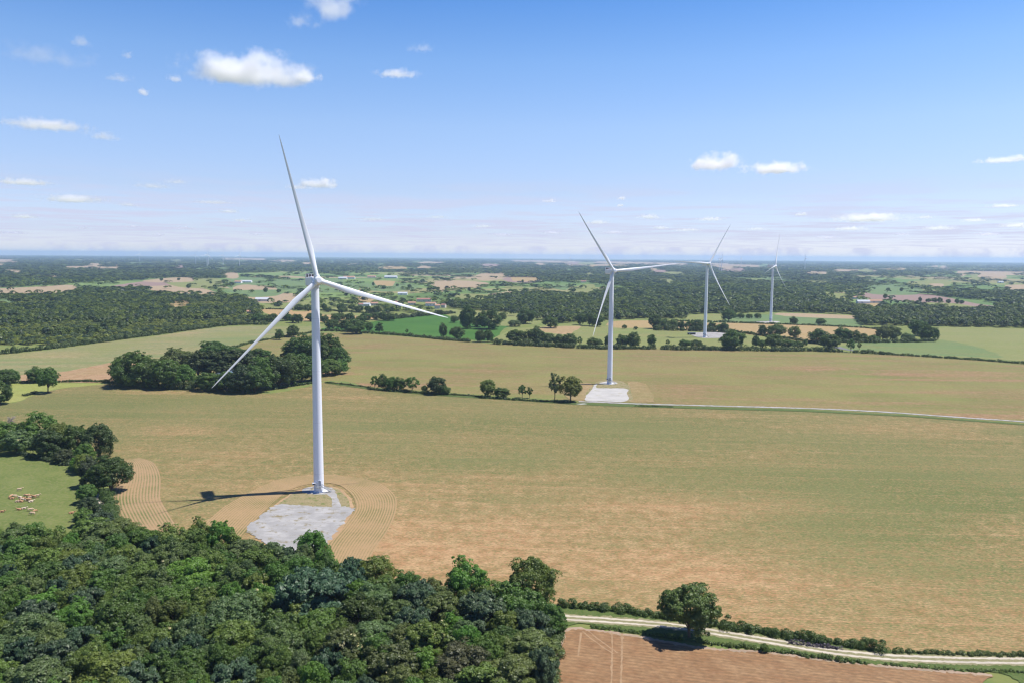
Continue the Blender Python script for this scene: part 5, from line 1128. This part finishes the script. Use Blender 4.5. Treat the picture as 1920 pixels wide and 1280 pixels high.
CW = [(37, 919.5, 0, CR, 20, 'cream cow standing alone above the herd in the pasture'), (20, 933, 0, TN, 80, 'tan cow at the left end of the herd, standing upright behind'), (23, 935, 2, TN, 10, 'tan cow lying at the left end of the herd'), (27, 932, 0, CR, 200, 'cream cow standing near the left end of the herd'),
      (38, 933, 2, WH, 170, 'pale cow lying left of the middle of the herd'), (41, 935.5, 2, TN, 10, 'tan cow lying just left of the herd middle'), (49, 931, 0, CR, 0, 'cream cow standing at the rear of the herd middle'), (53, 931.5, 0, TN, 190, 'tan cow standing at the rear of the herd'),
      (57, 933, 2, CR, 20, 'cream cow lying right of the middle of the herd'), (47, 936, 2, TN, 160, 'tan cow lying in the dense middle of the herd'), (52, 937.5, 2, CR, 190, 'cream cow lying in the dense middle of the herd'), (64, 933, 0, TN, 170, 'tan cow near the right end of the herd'), (70, 931.5, 0, CR, 15, 'cream cow at the right end of the herd'),
      (33, 940.5, 2, CR, 0, 'cream cow lying at the front left of the herd'), (40, 940.5, 2, TN, 180, 'tan cow lying at the front of the herd'), (45, 939, 0, WH, 185, 'whitish cow standing at the front of the herd'), (58, 940.5, 2, WH, 30, 'whitish cow lying at the front right of the herd'), (54, 938.5, 0, TN, 200, 'tan cow standing at the front right of the herd'),
      (45, 953.5, 2, WH, 10, 'largest pale cow lying below the herd'), (36, 955.5, 2, TN, 180, 'tan cow lying left of the pale one below the herd'), (57, 957.5, 1, CR, 30, 'cream cow grazing below the herd'), (65.5, 959.5, 1, TN, 60, 'small tan cow grazing below the herd, right one'), (61, 964.5, 1, CR, 190, 'lowest cow of the pasture, grazing alone'),
      (4, 959.5, 2, TN, 0, 'tan cow lying by the left border of the pasture'), (134, 962, 2, TN, 20, 'tan cow lying alone near the hedge of the pasture')]
for (px, py, k, c, rz, lb) in CW:
    x, y = gp(px, py); o = link('cow', COWM[k]); o.location = (x, y, .02); o.rotation_euler = (0, 0, R(rz)); s = 1.0 if 'small' not in lb else .8; o.scale = (s, s, s); o.color = (*c, 1)
    tag(o, lb, 'cow', 'cows resting in the pasture')

# ------------------------------------------------------------------ clouds: real lumps of cloud a kilometre and more up
def cloud_material():
    n = NT('cloud'); tc = n.new('ShaderNodeTexCoord').outputs['Object']; oi = n.new('ShaderNodeObjectInfo')
    cs = n.new('ShaderNodeSeparateColor'); n.L.new(oi.outputs['Color'], cs.inputs[0])
    sp = n.new('ShaderNodeSeparateXYZ'); n.L.new(tc, sp.inputs[0])
    zz = n.math('MAXIMUM', sp.outputs[2], n.math('MULTIPLY', sp.outputs[2], -2.0))
    cmb = n.new('ShaderNodeCombineXYZ'); n.L.new(sp.outputs[0], cmb.inputs[0]); n.L.new(sp.outputs[1], cmb.inputs[1]); n.L.new(zz, cmb.inputs[2])
    ln = n.new('ShaderNodeVectorMath', operation='LENGTH'); n.L.new(cmb.outputs[0], ln.inputs[0])
    asp = n.math('MULTIPLY', cs.outputs[1], 10.0)
    v = n.new('ShaderNodeCombineXYZ')
    n.L.new(n.math('MULTIPLY', sp.outputs[0], asp), v.inputs[0]); n.L.new(n.math('MULTIPLY', sp.outputs[1], asp), v.inputs[1]); n.L.new(sp.outputs[2], v.inputs[2])
    off = n.new('ShaderNodeVectorMath', operation='ADD'); n.L.new(v.outputs[0], off.inputs[0])
    rr = n.math('MULTIPLY', oi.outputs['Random'], 91.0); c3 = n.new('ShaderNodeCombineXYZ')
    for i in range(3): n.L.new(rr, c3.inputs[i])
    n.L.new(c3.outputs[0], off.inputs[1])
    nz = n.noise(off.outputs[0], .95, 8, .66)
    s = n.math('ADD', n.math('SUBTRACT', .66, ln.outputs['Value']), n.math('MULTIPLY', n.math('SUBTRACT', nz, .5), 3.0))
    d = n.maprange(s, -.05, .7)
    vol = n.new('ShaderNodeVolumePrincipled'); vol.inputs['Color'].default_value = (.99, .99, 1, 1); vol.inputs['Anisotropy'].default_value = .35
    n.L.new(n.math('MULTIPLY', d, cs.outputs[2]), vol.inputs['Density'])
    n.L.new(vol.outputs[0], n.out.inputs['Volume'])
    try: n.m.cycles.volume_step_rate = .35
    except Exception: pass
    return n.m
M_cloud = cloud_material()
bm = bmesh.new(); bmesh.ops.create_icosphere(bm, subdivisions=3, radius=1.0); cme = bpy.data.meshes.new('cloud'); bm.to_mesh(cme); bm.free(); cme.materials.append(M_cloud)
CL = [(470, 138, 250, 66, 1.0, 'largest white cumulus cloud, high above the nearest turbine'), (576, 146, 54, 30, .7, 'small puff touching the right end of the largest cloud'), (327, 149, 36, 16, .25, 'thin wisp left of the largest cloud'), (628, 14, 105, 85, .35, 'ragged cloud cut by the top border'), (570, 42, 60, 34, .15, 'faint shred left of the ragged top cloud'),
      (85, 108, 175, 44, .09, 'faint lavender veil high on the left'), (150, 82, 45, 26, .1, 'faint wisp above the lavender veil'), (240, 108, 24, 20, .15, 'tiny wisp between the veil and the largest cloud'), (222, 148, 56, 18, .12, 'thin streak below the tiny wisp'), (269, 175, 22, 16, .28, 'tiny puff left below the largest cloud'),
      (88, 237, 150, 26, .5, 'flat white cloud on the left, halfway up the sky'), (193, 258, 66, 20, .22, 'faint cloud right below the flat left one'), (748, 141, 88, 20, .38, 'small thin cloud right of the largest one'), (790, 92, 52, 20, .09, 'very faint wisp above the small thin cloud'),
      (1348, 310, 104, 38, 1.1, 'bright left puff of the double cloud on the right'), (1455, 319, 118, 28, .9, 'bright flat right half of the double cloud'), (1880, 302, 90, 13, .4, 'flat cloud at the right border'), (1908, 297, 44, 13, .5, 'thicker end of the flat cloud at the right border'),
      (598, 347, 80, 22, .7, 'white cloud right of the upper blade of the nearest turbine'), (560, 352, 60, 12, .2, 'faint tail left of the cloud at the upper blade'), (45, 343, 105, 16, .5, 'flat low cloud at the left border'), (137, 375, 110, 20, .6, 'brighter low cloud right below the flat one at the left border'), (285, 350, 75, 14, .16, 'faint low streak in the left sky'), (330, 342, 50, 12, .16, 'small faint low streak in the left sky'),
      (1630, 411, 140, 20, .7, 'long white low cloud right of the turbines'), (1595, 430, 70, 9, .4, 'thin cloud just below the long low one'), (1218, 408, 46, 12, .5, 'small white cloud between the second and third turbines'), (1165, 373, 18, 8, .4, 'tiny puff above the second turbine hub, upper'), (1163, 386, 17, 7, .4, 'tiny puff above the second turbine hub, lower'), (1030, 378, 28, 9, .3, 'tiny puff left of the second turbine blade'),
      (1333, 412, 52, 10, .4, 'small cloud left of the third turbine blade'), (1503, 403, 26, 9, .6, 'tiny white puff right of the fourth turbine blade'), (1120, 418, 50, 10, .35, 'thin cloud behind the second turbine blade'), (1882, 387, 55, 9, .45, 'thin low cloud near the right border'), (1905, 424, 60, 11, .6, 'white low cloud cut by the right border'), (1760, 429, 66, 11, .45, 'thin low cloud below and right of the long low one'), (1826, 414, 50, 9, .4, 'small low cloud between the long low cloud and the right border'), (1735, 408, 34, 8, .35, 'tiny low cloud right of the long low one')]
small = [(45, 407, 50, 11, .35), (240, 385, 44, 10, .22), (430, 397, 44, 9, .3), (455, 414, 40, 8, .28), (345, 428, 36, 7, .3), (250, 425, 30, 8, .3), (155, 428, 26, 6, .3), (480, 440, 34, 7, .25), (400, 380, 90, 9, .14), (295, 441, 30, 7, .25), (700, 412, 60, 8, .15), (905, 425, 40, 7, .25), (820, 408, 50, 7, .12), (1290, 432, 60, 7, .25), (1240, 428, 40, 7, .3), (1690, 440, 34, 8, .25), (1420, 430, 50, 7, .2), (1150, 436, 50, 7, .3), (1850, 440, 50, 7, .3), (1035, 437, 44, 7, .25), (20, 437, 60, 8, .25), (940, 441, 50, 7, .2), (1550, 446, 50, 6, .25)]
for c in small: CL.append((*c, 'small pale cloud of the scatter low over the horizon'))
for i, (px, py, w, h, op, lb) in enumerate(CL):
    d = direction(px, py); t = (1350 - CAM_H) / d[2]; c = np.array([0, 0, CAM_H]) + d * t
    dist = np.linalg.norm(d * t); sc = dist / FOC / np.linalg.norm(d) * 1.0
    sc = t / FOC
    hw, hh = w * sc / 2 * 1.28, h * sc / 2 * 1.5
    o = link('cloud', cme); o.location = c; o.scale = (hw, max(hh * 1.5, hw * .5), hh)
    o.rotation_euler = (0, 0, math.atan2(c[1], c[0]) - math.pi / 2)
    o.color = (op, min(1, hw / hh / 10), min(1, op * 4.0 / hh), 1)
    tag(o, lb, 'cloud', 'small clouds low over the horizon' if 'scatter' in lb else None)

# ------------------------------------------------------------------ air
nz_ = NT('haze'); vp = nz_.new('ShaderNodeVolumePrincipled'); vp.inputs['Color'].default_value = (.54, .73, 1, 1); vp.inputs['Density'].default_value = 5.0e-5; vp.inputs['Anisotropy'].default_value = .2
nz_.L.new(vp.outputs[0], nz_.out.inputs['Volume'])
hz = MB().box((0, 0, 88), (82000, 82000, 178)).obj('haze', nz_.m); tag(hz, 'pale blue summer haze over the country', kind='stuff')
